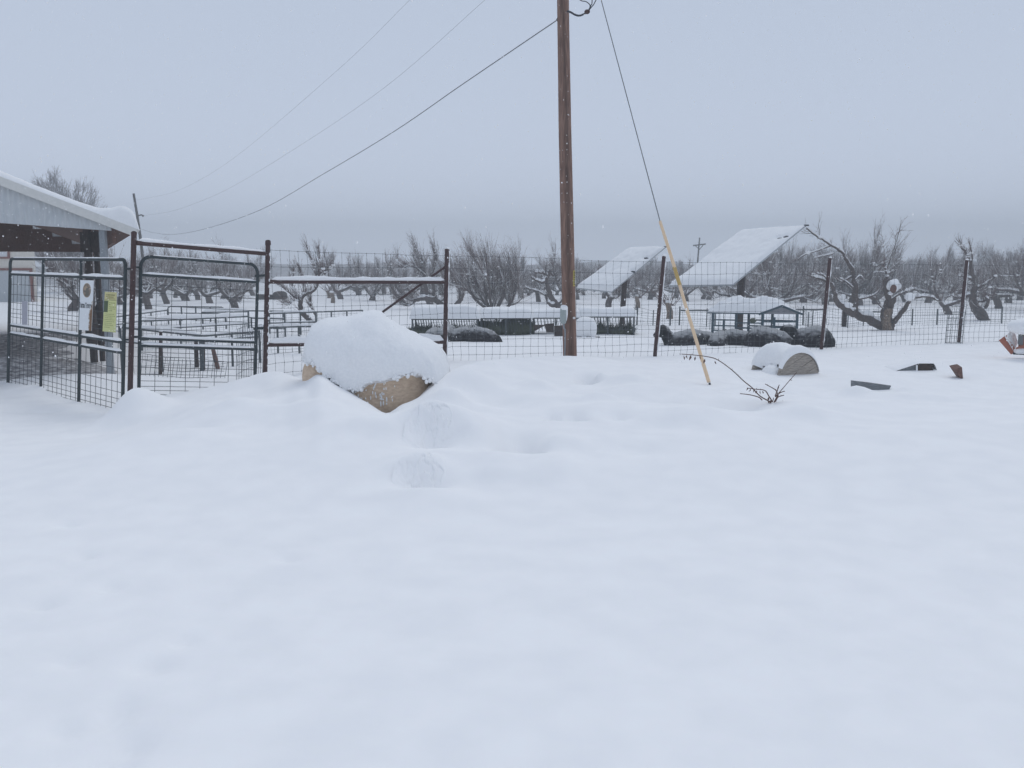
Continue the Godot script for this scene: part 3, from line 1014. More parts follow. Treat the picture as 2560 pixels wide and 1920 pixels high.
func make_gates() -> void:
	# frame of the walk-through gate: two pipe posts and a header
	var f := thing("gate_frame", "rusty pipe gate frame of two posts and a snow-topped header bar", "gate frame", on(332, 13.2))
	var mb := MB.new()
	var lt := at(335, 583, 13.2)
	var lb := at(325, 990, 13.2)
	mb.tube([lb, lb.lerp(lt, 0.5), lt], [0.039, 0.039, 0.039], 14)
	var lp := part(f, "post", mb, M.rust)
	mb = MB.new()
	mb.tube([lt + Vector3(0, -0.005, 0), lt + Vector3(0, 0.012, 0), lt + Vector3(0, 0.03, 0)], [0.044, 0.042, 0.02], 12)
	part(lp, "post_cap", mb, M.rust)
	var rt := at(670, 605, 15.0)
	var rb := at(662, 960, 15.0)
	mb = MB.new()
	mb.tube([rb, rb.lerp(rt, 0.5), rt], [0.04, 0.04, 0.04], 14)
	var rp := part(f, "post", mb, M.rust)
	mb = MB.new()
	mb.tube([rt + Vector3(0, -0.05, 0), rt + Vector3(0, -0.045, 0), rt + Vector3(0, 0.02, 0), rt + Vector3(0, 0.035, 0)], [0.042, 0.05, 0.046, 0.02], 12)
	part(rp, "post_cap", mb, M.rust)
	mb = MB.new()
	for k in 16:
		var u := 0.06 + k * 0.056 + rng.randf() * 0.02
		var p := rb.lerp(rt, u)
		mb.blob(p + Vector3(0.04, 0, 0.01), Vector3(0.018, 0.03, 0.018) * rng.randf_range(0.5, 1.2), noise_b, 0.4, 6, 5, 1.0, Color.WHITE, 9.0)
	part(rp, "snow", mb, M.loose_snow, true)
	mb = MB.new()
	var hl := at(340, 607, 13.22)
	var hr := at(667, 634, 14.98)
	mb.pipe(hl, hr, 0.036, 12)
	var hd := part(f, "header", mb, M.rust)
	mb = MB.new()
	snow_on(mb, hl.lerp(hr, 0.015), hl.lerp(hr, 0.985), 0.034, 0.05, 30)
	part(hd, "snow", mb, M.loose_snow)
	# closed walk-through gate
	var g := thing("walk_gate", "closed dark green pipe walk gate with rounded top corners and wire grid", "gate", on(350, 13.4))
	var c := [at(352, 640, 13.35), at(645, 661, 14.85), at(347, 986, 13.35), at(636, 989, 14.85)]
	frame_gate(g, c, [0.867, 0.41, 0.357], [], 0.16, 0.026, {"n": 7, "top": 0.867, "rows": [0.0, 0.03, 0.06, 0.1, 0.15, 0.2, 0.255, 0.31, 0.48, 0.56, 0.65, 0.74, 0.8], "top_snow": 0.012})
	mb = MB.new()
	for q in [[648, 690, 14.86], [645, 822, 14.86]]:
		var p := at(q[0], q[1], q[2])
		mb = MB.new()
		mb.pipe(p + Vector3(-0.07, 0, 0), p + Vector3(0.1, 0.01, 0.02), 0.02, 8)
		part(g, "latch", mb, M.gate_paint)
	for q in [[342, 668, 13.3], [338, 842, 13.3]]:
		var p := at(q[0], q[1], q[2])
		mb = MB.new()
		mb.pipe(p + Vector3(-0.06, 0, 0), p + Vector3(0.06, 0, 0), 0.016, 8)
		part(g, "hinge", mb, M.gate_paint)
	# long gate standing open
	var b := thing("drive_gate", "long dark green pipe drive gate standing open at the left, signs hung on it", "gate", on(312, 13.3))
	var e := [at(26, 647, 16.5), at(314, 649, 13.2), at(20, 958, 16.5), at(306, 1038, 13.2)]
	var rows := [0.0, 0.03, 0.065, 0.1, 0.145, 0.21, 0.30, 0.54, 0.57, 0.605, 0.655, 0.72, 0.80]
	frame_gate(b, e, [0.88, 0.472, 0.405], [0.333, 0.666], 0.1, 0.027, {"n": 24, "top": 0.88, "rows": rows, "top_snow": 0.016, "rail_snow": 0.042})
	mb = MB.new()
	for q in [[322, 672, 13.2], [318, 849, 13.2]]:
		var p := at(q[0], q[1], q[2])
		mb = MB.new()
		mb.pipe(p + Vector3(-0.06, 0, 0), p + Vector3(0.08, 0, 0), 0.016, 8)
		part(b, "hinge", mb, M.gate_paint)
	mb = MB.new()
	mb.pipe(lerp2(e, 0, 0), lerp2(e, 0.8, 0), 0.026, 8)
	part(b, "bottom_rail", mb, M.gate_paint)
	# white banner
	var nrm: Vector3 = (e[1] - e[0]).cross(Vector3.UP).normalized()
	if nrm.z < 0:
		nrm = -nrm
	var tl := at(204, 700, 14.33)
	var tr := at(240, 701, 13.93)
	var bl := at(201, 824, 14.33)
	var br := at(234, 827, 13.93)
	hang(tl, tr, bl, br, nrm, "banner", "white farm sign with an oval sheep emblem, rust-stained at its right edge", "sign", banner_image())
	hang(at(268, 729, 13.62), at(298, 731, 13.32), at(262, 828, 13.62), at(295, 831, 13.32), nrm, "notice", "yellow laminated notice with a green photo hung on the open gate", "sign", notice_image())
	hang(at(60, 752, 16.0), at(74, 753, 15.84), at(60, 811, 16.0), at(73, 812, 15.84), nrm, "notice", "small faded white notice hung low near the free end of the open gate", "sign", faded_image())

func hang(tl: Vector3, tr: Vector3, bl: Vector3, br: Vector3, nrm: Vector3, called: String, label: String, cat: String, img: Image) -> void:
	var o := thing(called, label, cat, bl)
	var out := nrm * 0.035
	var mb := MB.new()
	mb.hexa([bl + nrm * 0.028, br + nrm * 0.028, tr + nrm * 0.028, tl + nrm * 0.028, bl + nrm * 0.034, br + nrm * 0.034, tr + nrm * 0.034, tl + nrm * 0.034])
	part(o, "sheet", mb, M.paper)
	mb = MB.new()
	mb.quad(bl + out, br + out, tr + out, tl + out, nrm)
	var m := StandardMaterial3D.new()
	m.resource_name = called + "_print"
	m.albedo_texture = ImageTexture.create_from_image(img)
	m.roughness = 0.7
	part(o, "print", mb, m)
	if called == "banner":
		var tm := TextMesh.new()
		tm.text = "Farm Tours"
		var sf := SystemFont.new()
		sf.font_names = PackedStringArray(["Droid Serif"])
		tm.font = sf
		tm.font_size = 32
		tm.pixel_size = 0.005
		tm.depth = 0.002
		var t := MeshInstance3D.new()
		t.name = "lettering"
		t.mesh = tm
		t.material_override = M.ink
		o.add_child(t, true)
		var right := (tr - tl).normalized()
		var up := nrm.cross(right).normalized()
		var ab := tm.get_aabb()
		var sx: float = tl.distance_to(tr) * 0.86 / maxf(ab.size.x, 0.01)
		var sy: float = 0.085 / maxf(ab.size.y, 0.01)
		var mid := lerp2([tl, tr, bl, br], 0.49, 0.5) + nrm * 0.038
		t.transform = Transform3D(Basis(right * sx, up * sy, nrm), mid - bl - right * (ab.get_center().x * sx) - up * (ab.get_center().y * sy))

func banner_image() -> Image:
	var im := Image.create(96, 288, false, Image.FORMAT_RGB8)
	for y in 288:
		for x in 96:
			var c := Color(0.90, 0.91, 0.92)
			var e := Vector2((x - 52) / 27.0, (y - 57) / 41.0).length()
			if e < 1.0:
				var k := noise_b.get_noise_2d(x * 0.16, y * 0.1)
				c = Color(0.60, 0.52, 0.44).lerp(Color(0.36, 0.33, 0.30), clampf(0.45 + k * 1.3, 0, 1))
				var f := Vector2((x - 46) / 13.0, (y - 46) / 13.0).length()
				if f < 1.0:
					c = Color(0.66, 0.57, 0.47)
				f = Vector2((x - 54) / 11.0, (y - 66) / 24.0).length()
				if f < 1.0:
					c = Color(0.40, 0.38, 0.34)
				if e > 0.9:
					c = Color(0.62, 0.54, 0.44)
			var edge := x - 96 + 20.0 * smoothstep(110.0, 200.0, y) + noise_b.get_noise_2d(x * 0.2, y * 0.12) * 9.0 + 4.0
			if edge > 0 and y > 110:
				c = c.lerp(Color(0.55, 0.40, 0.24).lerp(Color(0.36, 0.24, 0.16), clampf(noise_b.get_noise_2d(x * 0.4, y * 0.3) + 0.4, 0, 1)), clampf(edge / 8.0, 0, 1))
			im.set_pixel(x, y, c)
	return im

func notice_image() -> Image:
	var im := Image.create(72, 216, false, Image.FORMAT_RGB8)
	im.fill(Color(0.80, 0.81, 0.56))
	im.fill_rect(Rect2i(0, 0, 72, 42), Color(0.79, 0.76, 0.54))
	im.fill_rect(Rect2i(0, 42, 72, 2), Color(0.42, 0.42, 0.26))
	im.fill_rect(Rect2i(0, 48, 24, 62), Color(0.20, 0.27, 0.15))
	for y in range(48, 110):
		for x in 24:
			var k := noise_b.get_noise_2d(x * 0.5, y * 0.5)
			im.set_pixel(x, y, Color(0.20, 0.27, 0.15).lerp(Color(0.42, 0.48, 0.30), clampf(k + 0.3, 0, 1)))
	for l in [[10, 12, 50, 8], [10, 24, 46, 6], [14, 34, 48, 3], [30, 56, 30, 4], [30, 66, 10, 4], [30, 78, 36, 4], [30, 88, 34, 4], [30, 98, 20, 4], [8, 118, 50, 3], [8, 128, 56, 3], [8, 138, 44, 3], [8, 148, 52, 3], [8, 158, 50, 3], [8, 168, 40, 3], [8, 178, 46, 3], [8, 190, 30, 3]]:
		var x: int = l[0]
		while x < l[0] + l[2]:
			var w := rng.randi_range(2, 7)
			im.fill_rect(Rect2i(x, l[1], mini(w, 71 - x), l[3]), Color(0.52, 0.53, 0.30) if l[1] > 40 else Color(0.45, 0.42, 0.22))
			x += w + 2
	return im

func faded_image() -> Image:
	var im := Image.create(32, 96, false, Image.FORMAT_RGB8)
	for y in 96:
		for x in 32:
			im.set_pixel(x, y, Color(0.72, 0.72, 0.76).lerp(Color(0.55, 0.54, 0.58), clampf(noise_b.get_noise_2d(x * 0.4, y * 0.9) + 0.3, 0, 1)))
	return im

# ------------------------------------------------------------------ woven wire fence
func wire_bay(mb: MB, a: Vector3, ah: float, b: Vector3, bh: float, step: float, rows: Array, r: float, knots: bool) -> void:
	# a, b: feet of the bay on the snow, ah, bh: heights of the top wire
	var n := int(Vector2(a.x - b.x, a.z - b.z).length() / step)
	var grid := []
	for k in n + 1:
		var u := k / float(n)
		var foot := a.lerp(b, u)
		var hh := lerpf(ah, bh, u)
		var line := []
		for i in rows.size():
			var j := Vector3(noise_b.get_noise_2d(foot.x * 1.3, i * 2.0), noise_b.get_noise_2d(foot.x * 0.7 + 30.0, i * 1.0), noise_b.get_noise_2d(foot.x + 9.0, i * 0.3)) * 0.03
			if k == 0 or k == n:
				j = Vector3.ZERO
			line.append(foot + Vector3(0, rows[i] * hh, 0) + j)
		grid.append(line)
	for k in n + 1:
		if k > 0 and k < n:
			mb.tube(grid[k], taper(rows.size(), r * 0.85, r * 0.85), 3, false)
	for i in rows.size():
		var line := []
		for k in n + 1:
			line.append(grid[k][i])
		mb.tube(line, taper(n + 1, r, r), 3, false)
	if knots:
		for k in range(1, n):
			for i in rows.size():
				var p: Vector3 = grid[k][i]
				mb.tube([p - Vector3(0, r * 3.0, 0), p, p + Vector3(0, r * 3.0, 0)], [r * 0.5, r * 2.2, r * 0.5], 4, false)

func make_fence() -> void:
	var o := thing("yard_fence", "tall woven wire fence on rusty pipe posts along the front of the sheep yard", "fence", on(1120, 17))
	var posts := [[670, 605, 664, 15.0], [1118, 622, 1112, 17.0], [1660, 640, 1637, 18.2], [2075, 645, 2052, 20.0], [2417, 650, 2394, 22.0], [2800, 655, 2776, 23.5]]
	var rows := [0.02, 0.08, 0.15, 0.225, 0.305, 0.39, 0.475, 0.565, 0.66, 0.76, 0.88, 1.0]
	var feet := []
	var tops := []
	for i in posts.size():
		var p: Array = posts[i]
		var t := at(p[0], p[1], p[3])
		var f := at(p[2], 900, p[3])
		f.y = gy(f.x, f.z)
		feet.append(f)
		tops.append(t)
		if i == 0:
			continue
		var mb := MB.new()
		var r := 0.045 if i == 1 else 0.04
		var below := f + (f - t).normalized() * 0.4
		mb.tube([below, f.lerp(t, 0.5), t - Vector3(0, 0.02, 0), t], [r, r, r, r * 0.8], 12)
		var post := part(o, "post", mb, M.rust)
		mb = MB.new()
		var side := Vector3(0.04, 0, 0.012)
		var sp := []
		var sr := []
		for k in 30:
			var u := 0.04 + k * 0.0325
			sp.append(f.lerp(t, u) + side)
			sr.append(maxf(0.003, 0.011 + 0.022 * noise_b.get_noise_2d(k * 1.7, i * 9.0)))
		mb.tube(sp, sr, 6)
		mb.blob(t + Vector3(0.01, 0.008, 0), Vector3(0.04, 0.03, 0.04), noise_b, 0.3, 8, 6, 1.0, Color.WHITE, 8.0)
		part(post, "snow", mb, M.loose_snow, true)
	for i in posts.size() - 1:
		var mb := MB.new()
		wire_bay(mb, feet[i] - Vector3(0, 0.05, 0), tops[i].y - 0.13 - feet[i].y + 0.05, feet[i + 1] - Vector3(0, 0.05, 0), tops[i + 1].y - 0.13 - feet[i + 1].y + 0.05, 0.155, rows, 0.0036, true)
		var w := part(o, "wire_mesh", mb, M.wire, true)
	# brace rails of the first bay
	var mb := MB.new()
	var a := at(674, 704, 15.0)
	var b := at(1114, 705, 17.0)
	mb.pipe(a, b, 0.036, 10)
	var r1 := part(o, "rail", mb, M.rust)
	mb = MB.new()
	snow_on(mb, a.lerp(b, 0.01), a.lerp(b, 0.99), 0.036, 0.075, 40)
	part(r1, "snow", mb, M.loose_snow)
	a = at(668, 862, 15.0)
	b = at(1112, 855, 17.0)
	mb = MB.new()
	mb.pipe(a, b, 0.036, 10)
	var r2 := part(o, "rail", mb, M.rust)
	mb = MB.new()
	snow_on(mb, a.lerp(b, 0.01), a.lerp(b, 0.99), 0.036, 0.14, 40)
	part(r2, "snow", mb, M.loose_snow)
	mb = MB.new()
	mb.pipe(at(1113, 667, 17.0), at(800, 893, 15.6), 0.022, 8)
	part(o, "brace", mb, M.rust)
	# spare roll of wire against the last post
	var rl := thing("wire_roll", "loose roll of wire fencing standing against the right-hand fence post", "wire roll", on(2384, 21.7))
	mb = MB.new()
	for k in 11:
		var th := TAU * k / 11.0
		var q := rl.position + Vector3(cos(th) * 0.2, -0.1, sin(th) * 0.17)
		mb.tube([q, q + Vector3(0.02, 0.7, 0), q + Vector3(0.05, 0.95 + 0.2 * sin(th), 0)], [0.005, 0.005, 0.004], 4, false)
	for k in 7:
		var ring := []
		for j in 15:
			var th := TAU * j / 14.0
			ring.append(rl.position + Vector3(cos(th) * 0.2 + 0.004 * k, 0.02 + k * 0.15, sin(th) * 0.17))
		mb.tube(ring, taper(15, 0.004, 0.004), 4, false)
	part(rl, "wire_coil", mb, M.wire, true)

# ------------------------------------------------------------------ boulder
func make_boulder() -> void:
	var d := 12.2
	var cen := at(918, 935, d)
	var o := thing("boulder", "big tan sandstone boulder under a thick peaked cap of snow in front of the fence", "boulder", Vector3(cen.x, gy(cen.x, cen.z), cen.z))
	var mb := MB.new()
	var nz := FastNoiseLite.new()
	nz.seed = 77
	nz.frequency = 0.6
	mb.blob(Vector3(cen.x, 0.14, -d), Vector3(0.90, 0.60, 0.66), nz, 0.14, 64, 44, 0.72)
	for i in mb.v.size():
		var q := mb.v[i]
		# layered ledges and a cleft near the left end
		var led := noise_b.get_noise_3d(q.x * 1.0, q.y * 9.0, q.z * 1.0) * 0.02
		q += mb.n[i] * led
		var cleft := exp(-pow((q.x - (cen.x - 0.60) - (q.y - 0.3) * 0.14) / 0.028, 2.0)) * smoothstep(0.12, 0.2, q.y)
		q += mb.n[i] * (-0.07 * cleft)
		mb.v[i] = q
	mb.renormal(0)
	part(o, "rock", mb, M.sandstone)
	# cap of snow: top profile and ragged lower edge follow the photograph's outline
	var top := [[766, 0.60], [772, 0.88], [785, 1.02], [830, 1.075], [880, 1.10], [912, 1.165], [930, 1.19], [952, 1.18], [975, 1.08], [1000, 0.985], [1030, 0.90], [1060, 0.82], [1090, 0.74], [1112, 0.64], [1122, 0.50]]
	var low := [[766, 0.52], [790, 0.50], [815, 0.42], [840, 0.33], [870, 0.19], [895, 0.155], [920, 0.15], [945, 0.20], [975, 0.26], [1000, 0.30], [1030, 0.36], [1055, 0.345], [1080, 0.26], [1100, 0.15], [1122, 0.1]]
	mb = MB.new()
	var xl := at(765, 860, d).x
	var xr := at(1123, 880, d).x
	var a := (xr - xl) / 2.0
	var cx := (xr + xl) / 2.0
	var ns := 34
	var nt := 150
	for s in ns + 5:
		for t in nt + 1:
			var th := TAU * t / nt
			var sr := pow(minf(s / float(ns), 1.0), 0.8)
			var under := maxf(0.0, float(s - ns))
			var k := sr * (1.0 - under * 0.05)
			var ct := signf(cos(th)) * pow(absf(cos(th)), 0.8)
			var st := signf(sin(th)) * pow(absf(sin(th)), 0.8)
			var x := cx + a * ct * k
			var z := -d + 0.80 * st * k
			var px := 1280.0 + x / d * F
			var rim: float = interp(low, px, 1) if st > 0.0 else 0.2
			rim = lerpf(0.3, rim, clampf(st * 2.0 + 0.6, 0.0, 1.0))
			rim += 0.035 + noise_b.get_noise_2d(th * 9.0, 3.0) * 0.05 + noise_b.get_noise_2d(th * 60.0, 9.0) * 0.045
			var crown: float = interp(top, px, 1)
			var ridge := 1.0 - 0.18 * pow(absf(st * sr), 1.5)
			var y := rim + (crown * ridge - rim) * pow(maxf(0.0, 1.0 - pow(sr, lerpf(3.0, 13.0, pow(absf(ct), 3.0)))), 0.46)
			y -= under * 0.012
			var p := Vector3(x, y, z)
			var nn := noise_a.get_noise_3dv(p * 3.0) * 0.035 + noise_b.get_noise_3dv(p * 4.0) * 0.02 + noise_b.get_noise_3dv(p * 12.0) * 0.022 * smoothstep(0.72, 1.0, sr)
			mb.vert(p + Vector3(nn * ct, nn * 0.4, nn * st * 1.5), Vector3.UP)
	for s in ns + 4:
		for t in nt:
			var i := s * (nt + 1) + t
			mb.tri_i(i, i + nt + 1, i + 1)
			mb.tri_i(i + 1, i + nt + 1, i + nt + 2)
	mb.renormal(0)
	part(o, "snow_cap", mb, M.loose_snow)
	# crumbs of snow hanging along the lower edge of the cap
	var edge := []
	for t in nt + 1:
		var q: Vector3 = mb.v[ns * (nt + 1) + t]
		if q.z > -d + 0.2:
			edge.append(q)
	mb = MB.new()
	for k in 170:
		var q: Vector3 = edge[rng.randi() % edge.size()]
		var r := rng.randf_range(0.008, 0.03)
		mb.blob(q + Vector3(rng.randf_range(-0.02, 0.02), rng.randf_range(-0.035, 0.02), rng.randf_range(-0.03, 0.012)), Vector3(r, r * rng.randf_range(0.6, 1.2), r), noise_b, 0.5, 7, 5, 1.0, Color.WHITE, 12.0)
	part(o, "snow_crumbs", mb, M.loose_snow, true)
	# flecks of snow stuck on the bare stone
	mb = MB.new()
	for k in 90:
		var px := rng.randf_range(900, 1072)
		var py := rng.randf_range(935, 1000)
		var u := (at(px, py, d).x - cen.x) / 0.90
		var vv := (at(px, py, d).y - 0.14) / 0.60
		var w := 1.0 - pow(absf(u), 2.6) - pow(absf(vv), 2.6)
		if w < 0.05:
			continue
		var z := -d + 0.66 * pow(w, 1.0 / 2.6) * 1.01
		var p := Vector3(at(px, py, d).x, at(px, py, d).y, z)
		mb.blob(p, Vector3(0.010, rng.randf_range(0.01, 0.035), 0.012), noise_b, 0.5, 6, 5, 1.0, Color.WHITE, 9.0)
	part(o, "snow_flecks", mb, M.loose_snow, true)
	# two crusted stones lower on the bank, their faces pitted where the snow has slid
	for q in [[1075, 1088, 0.27, 0.21, "small snow-crusted stone showing through the bank just below the big boulder"], [1052, 1176, 0.25, 0.17, "low snow-crusted stone, the nearest to the viewer in the bank"]]:
		var p := meet(q[0], q[1], 3.0)
		var st := thing("stone", q[4], "stone", p)
		mb = MB.new()
		var w := 80
		var h := 70
		for r in h:
			for c in w:
				var u := lerpf(-1.0, 1.0, c / float(w - 1))
				var t := lerpf(-1.0, 1.0, r / float(h - 1))
				var x: float = p.x + u * q[2]
				var z: float = p.z - t * q[2] * 1.3
				var e := 1.0 - pow(u * u + t * t, 1.5) + 1.1 * noise_b.get_noise_2d(x * 4.0 + q[0], z * 3.0)
				var pit := maxf(0.0, noise_b.get_noise_2d(x * 11.0, z * 5.0) - 0.02) * 0.09 + maxf(0.0, noise_b.get_noise_2d(x * 30.0 + 5.0, z * 16.0)) * 0.012
				mb.vert(Vector3(x, gy(x, z) + clampf(e, -0.5, 0.4) * 0.03 - pit * smoothstep(0.1, 0.75, e), z), Vector3.UP, Color.WHITE.lerp(Color(0.80, 0.76, 0.735), clampf(pit * 11.0, 0.0, 1.0) * smoothstep(0.15, 0.8, e)))
		mb.grid(w, h, 0)
		mb.renormal(0)
		part(st, "crusted_snow", mb, M.snow)

# ------------------------------------------------------------------ corral behind the walk gate
func pipe_panel(label: String, a: Vector3, b: Vector3, posts: int, rails: Array, snow: float, wire: float, rounded := false, r := 0.024) -> Node3D:
	# a, b: ends of the top rail; rails: depths below it in metres
	var foot := Vector3((a.x + b.x) / 2.0, gy((a.x + b.x) / 2.0, (a.z + b.z) / 2.0), (a.z + b.z) / 2.0)
	var o := thing("corral_fence", label, "corral fence", foot, "pipe panels of the corral behind the gate")
	var mb := MB.new()
	var ga := Vector3(a.x, gy(a.x, a.z) - 0.2, a.z)
	var gb := Vector3(b.x, gy(b.x, b.z) - 0.2, b.z)
	if rounded:
		var t := (b - a).normalized() * 0.15
		var dn := Vector3(0, -0.15, 0)
		mb.tube([ga, a + dn, a + dn * 0.3 + t * 0.3, a + t, a.lerp(b, 0.5), b - t, b + dn * 0.3 - t * 0.3, b + dn, gb], taper(9, r, r), 8)
	else:
		mb.pipe(a, b, r, 8)
	var top := part(o, "top_rail", mb, M.corral_pipe)
	if snow > 0.0:
		mb = MB.new()
		snow_on(mb, a.lerp(b, 0.02), a.lerp(b, 0.98), r, snow, 16)
		part(top, "snow", mb, M.loose_snow)
	for q in rails:
		mb = MB.new()
		var dn := Vector3(0, -q, 0)
		mb.pipe(a + dn, b + dn, r * 0.85, 8)
		var rail := part(o, "rail", mb, M.corral_pipe)
		if snow > 0.0:
			mb = MB.new()
			snow_on(mb, (a + dn).lerp(b + dn, 0.02), (a + dn).lerp(b + dn, 0.98), r, snow * 0.5, 12)
			part(rail, "snow", mb, M.loose_snow)
	for k in posts:
		var u := k / float(maxi(posts - 1, 1))
		if rounded and (k == 0 or k == posts - 1):
			continue
		mb = MB.new()
		var t := a.lerp(b, u)
		mb.pipe(ga.lerp(gb, u), t + Vector3(0, 0.02, 0), r * 1.15, 8)
		part(o, "post", mb, M.corral_pipe)
	if wire > 0.0:
		mb = MB.new()
		wire_bay(mb, ga + Vector3(0, 0.12, 0), a.y - ga.y - 0.12, gb + Vector3(0, 0.12, 0), b.y - gb.y - 0.12, wire, [0.05, 0.22, 0.42, 0.62, 0.82, 1.0], 0.0042, false)
		part(o, "wire_mesh", mb, M.wire, true)
	return o

func make_corral() -> void:
	pipe_panel("round-cornered pipe panel standing farthest back in the corral behind the walk gate", at(418, 766, 33), at(562, 768, 32), 5, [0.24], 0.0, 0.0, true)
	pipe_panel("short snow-capped corral panel behind the walk gate, right end near the gate's latch side", at(506, 781, 29), at(621, 779, 29.5), 3, [], 0.14, 0.0)
	pipe_panel("long snow-laden corral panel with wire crossing the middle of the walk gate", at(352, 803, 23.2), at(621, 791, 26.5), 4, [0.22, 0.5], 0.13, 0.16)
	pipe_panel("corral panel sloping down to the right behind the walk gate, nearest of its row", at(300, 818, 18.6), at(500, 839, 19.2), 3, [0.30], 0.09, 0.2)
	pipe_panel("tilted corral panel with wire fanning to the right behind the walk gate", at(505, 840, 19.2), at(648, 828, 20.6), 3, [0.12], 0.07, 0.13)
	pipe_panel("corral panel with snow on its rail right of the walk gate, farther of two", at(673, 784, 27.5), at(790, 780, 27.0), 4, [0.3], 0.07, 0.2)
	pipe_panel("corral panel with wire right of the walk gate, nearer of two and beside the boulder", at(640, 819, 22.5), at(800, 815, 22.5), 4, [], 0.08, 0.18)
	pipe_panel("bare corral rail behind the right post of the walk gate", at(620, 777, 33), at(708, 778, 33), 2, [0.25], 0.0, 0.0)
	pipe_panel("bare pipe panel with thin legs running behind the boulder's snowy peak", at(789, 780, 31), at(906, 776, 31), 4, [], 0.0, 0.2)
	pipe_panel("low corral panel behind the right gate post with one post showing", at(628, 795, 27), at(712, 797, 26.6), 2, [0.3], 0.03, 0.0)
	pipe_panel("faint corral panel at the left behind the open gate's hinge", at(230, 800, 27), at(420, 775, 31), 5, [0.25], 0.05, 0.22)
	# loose posts and hog panel
	for q in [[[402, 827, 18.4], [401, 935, 18.4], 0.04, "upright dark post in the corral left of the walk gate's middle"], [[507, 848, 19.4], [507, 930, 19.4], 0.055, "stout dark post at the corral corner behind the walk gate"], [[490, 850, 19.8], [492, 922, 19.8], 0.05, "grey post beside the stout corner post in the corral"], [[531, 866, 19.3], [545, 922, 19.3], 0.05, "leaning reddish post behind the walk gate"]]:
		var a := at(q[0][0], q[0][1], q[0][2])
		var b := at(q[1][0], q[1][1], q[1][2])
		var o := thing("corral_post", q[3], "post", b)
		var mb := MB.new()
		mb.tube([b, b.lerp(a, 0.6), a], [q[2], q[2] * 0.95, q[2] * 0.8], 9)
		part(o, "shaft", mb, M.brown_board if q[3].contains("reddish") else M.dark_wood)
		mb = MB.new()
		mb.blob(a + Vector3(0, 0.02, 0), Vector3(q[2] * 1.1, 0.05, q[2] * 1.1), noise_b, 0.3, 9, 6, 1.0, Color.WHITE, 6.0)
		part(o, "snow", mb, M.loose_snow)
	var h := thing("hog_panel", "bent wire hog panel leaning behind the walk gate's lower rails", "wire panel", on(480, 17.2))
	var mb2 := MB.new()
	for k in 20:
		var u := k / 19.0
		var b := at(lerpf(350, 560, u), 925 + 6 * sin(u * 9.0), lerpf(17.0, 17.6, u))
		b.y = gy(b.x, b.z) - 0.05
		var t := b + Vector3(0.03 + 0.02 * sin(u * 7.0), 0.46 - 0.10 * u, -0.1)
		mb2.tube([b, t], [0.0045, 0.0045], 4, false)
	for i in 4:
		var line := []
		for k in 14:
			var u := k / 13.0
			var b := at(lerpf(350, 560, u), 900, lerpf(17.0, 17.6, u))
			b.y = gy(b.x, b.z) + 0.02 + i * 0.14 - 0.03 * i * u + 0.015 * sin(u * 8.0 + i)
			line.append(b)
		mb2.tube(line, taper(14, 0.0045, 0.0045), 4, false)
	part(h, "wire_mesh", mb2, M.wire, true)
	var h2 := thing("hog_panel", "bent wire hog panel curving at the latch side behind the walk gate", "wire panel", on(610, 16.6))
	mb2 = MB.new()
	for k in 16:
		var u := k / 15.0
		var b := at(lerpf(590, 655, u), 940, 16.4 + 1.2 * sin(u * 2.5))
		b.y = gy(b.x, b.z) - 0.05
		mb2.tube([b, b + Vector3(0.02, 0.55, 0), b + Vector3(0.05, 1.1 + 0.05 * sin(u * 6.0), -0.05)], [0.0045, 0.0045, 0.0045], 4, false)
	for i in 7:
		var line := []
		for k in 12:
			var u := k / 11.0
			var b := at(lerpf(590, 655, u), 940, 16.4 + 1.2 * sin(u * 2.5))
			b.y = gy(b.x, b.z) + 0.03 + i * 0.17
			line.append(b + Vector3(0.005 * i, 0, 0))
		mb2.tube(line, taper(12, 0.0045, 0.0045), 4, false)
	part(h2, "wire_mesh", mb2, M.wire, true)

# ------------------------------------------------------------------ covered hay feeders
func slab_snow(mb: MB, a: Vector3, b: Vector3, back: Vector3, th: float, lump: float) -> void:  # rounded snow on a rectangle from a to b and back
	var w := 40
	var h := 12
	for r in h:
		for q in w:
			var u := q / float(w - 1)
			var t := r / float(h - 1)
			var e := pow(clampf(1.0 - pow(absf(u * 2 - 1), 14.0), 0, 1), 0.5) * pow(clampf(1.0 - pow(absf(t * 2 - 1), 5.0), 0, 1), 0.5)
			var p := a.lerp(b, u) + back * t
			var k := 1.0 + lump * noise_a.get_noise_2d(p.x * 1.8, p.z * 1.8)
			mb.vert(p + Vector3(0, th * e * k + 0.004, 0), Vector3.UP)
	mb.grid(w, h, 0)
	mb.renormal(0)

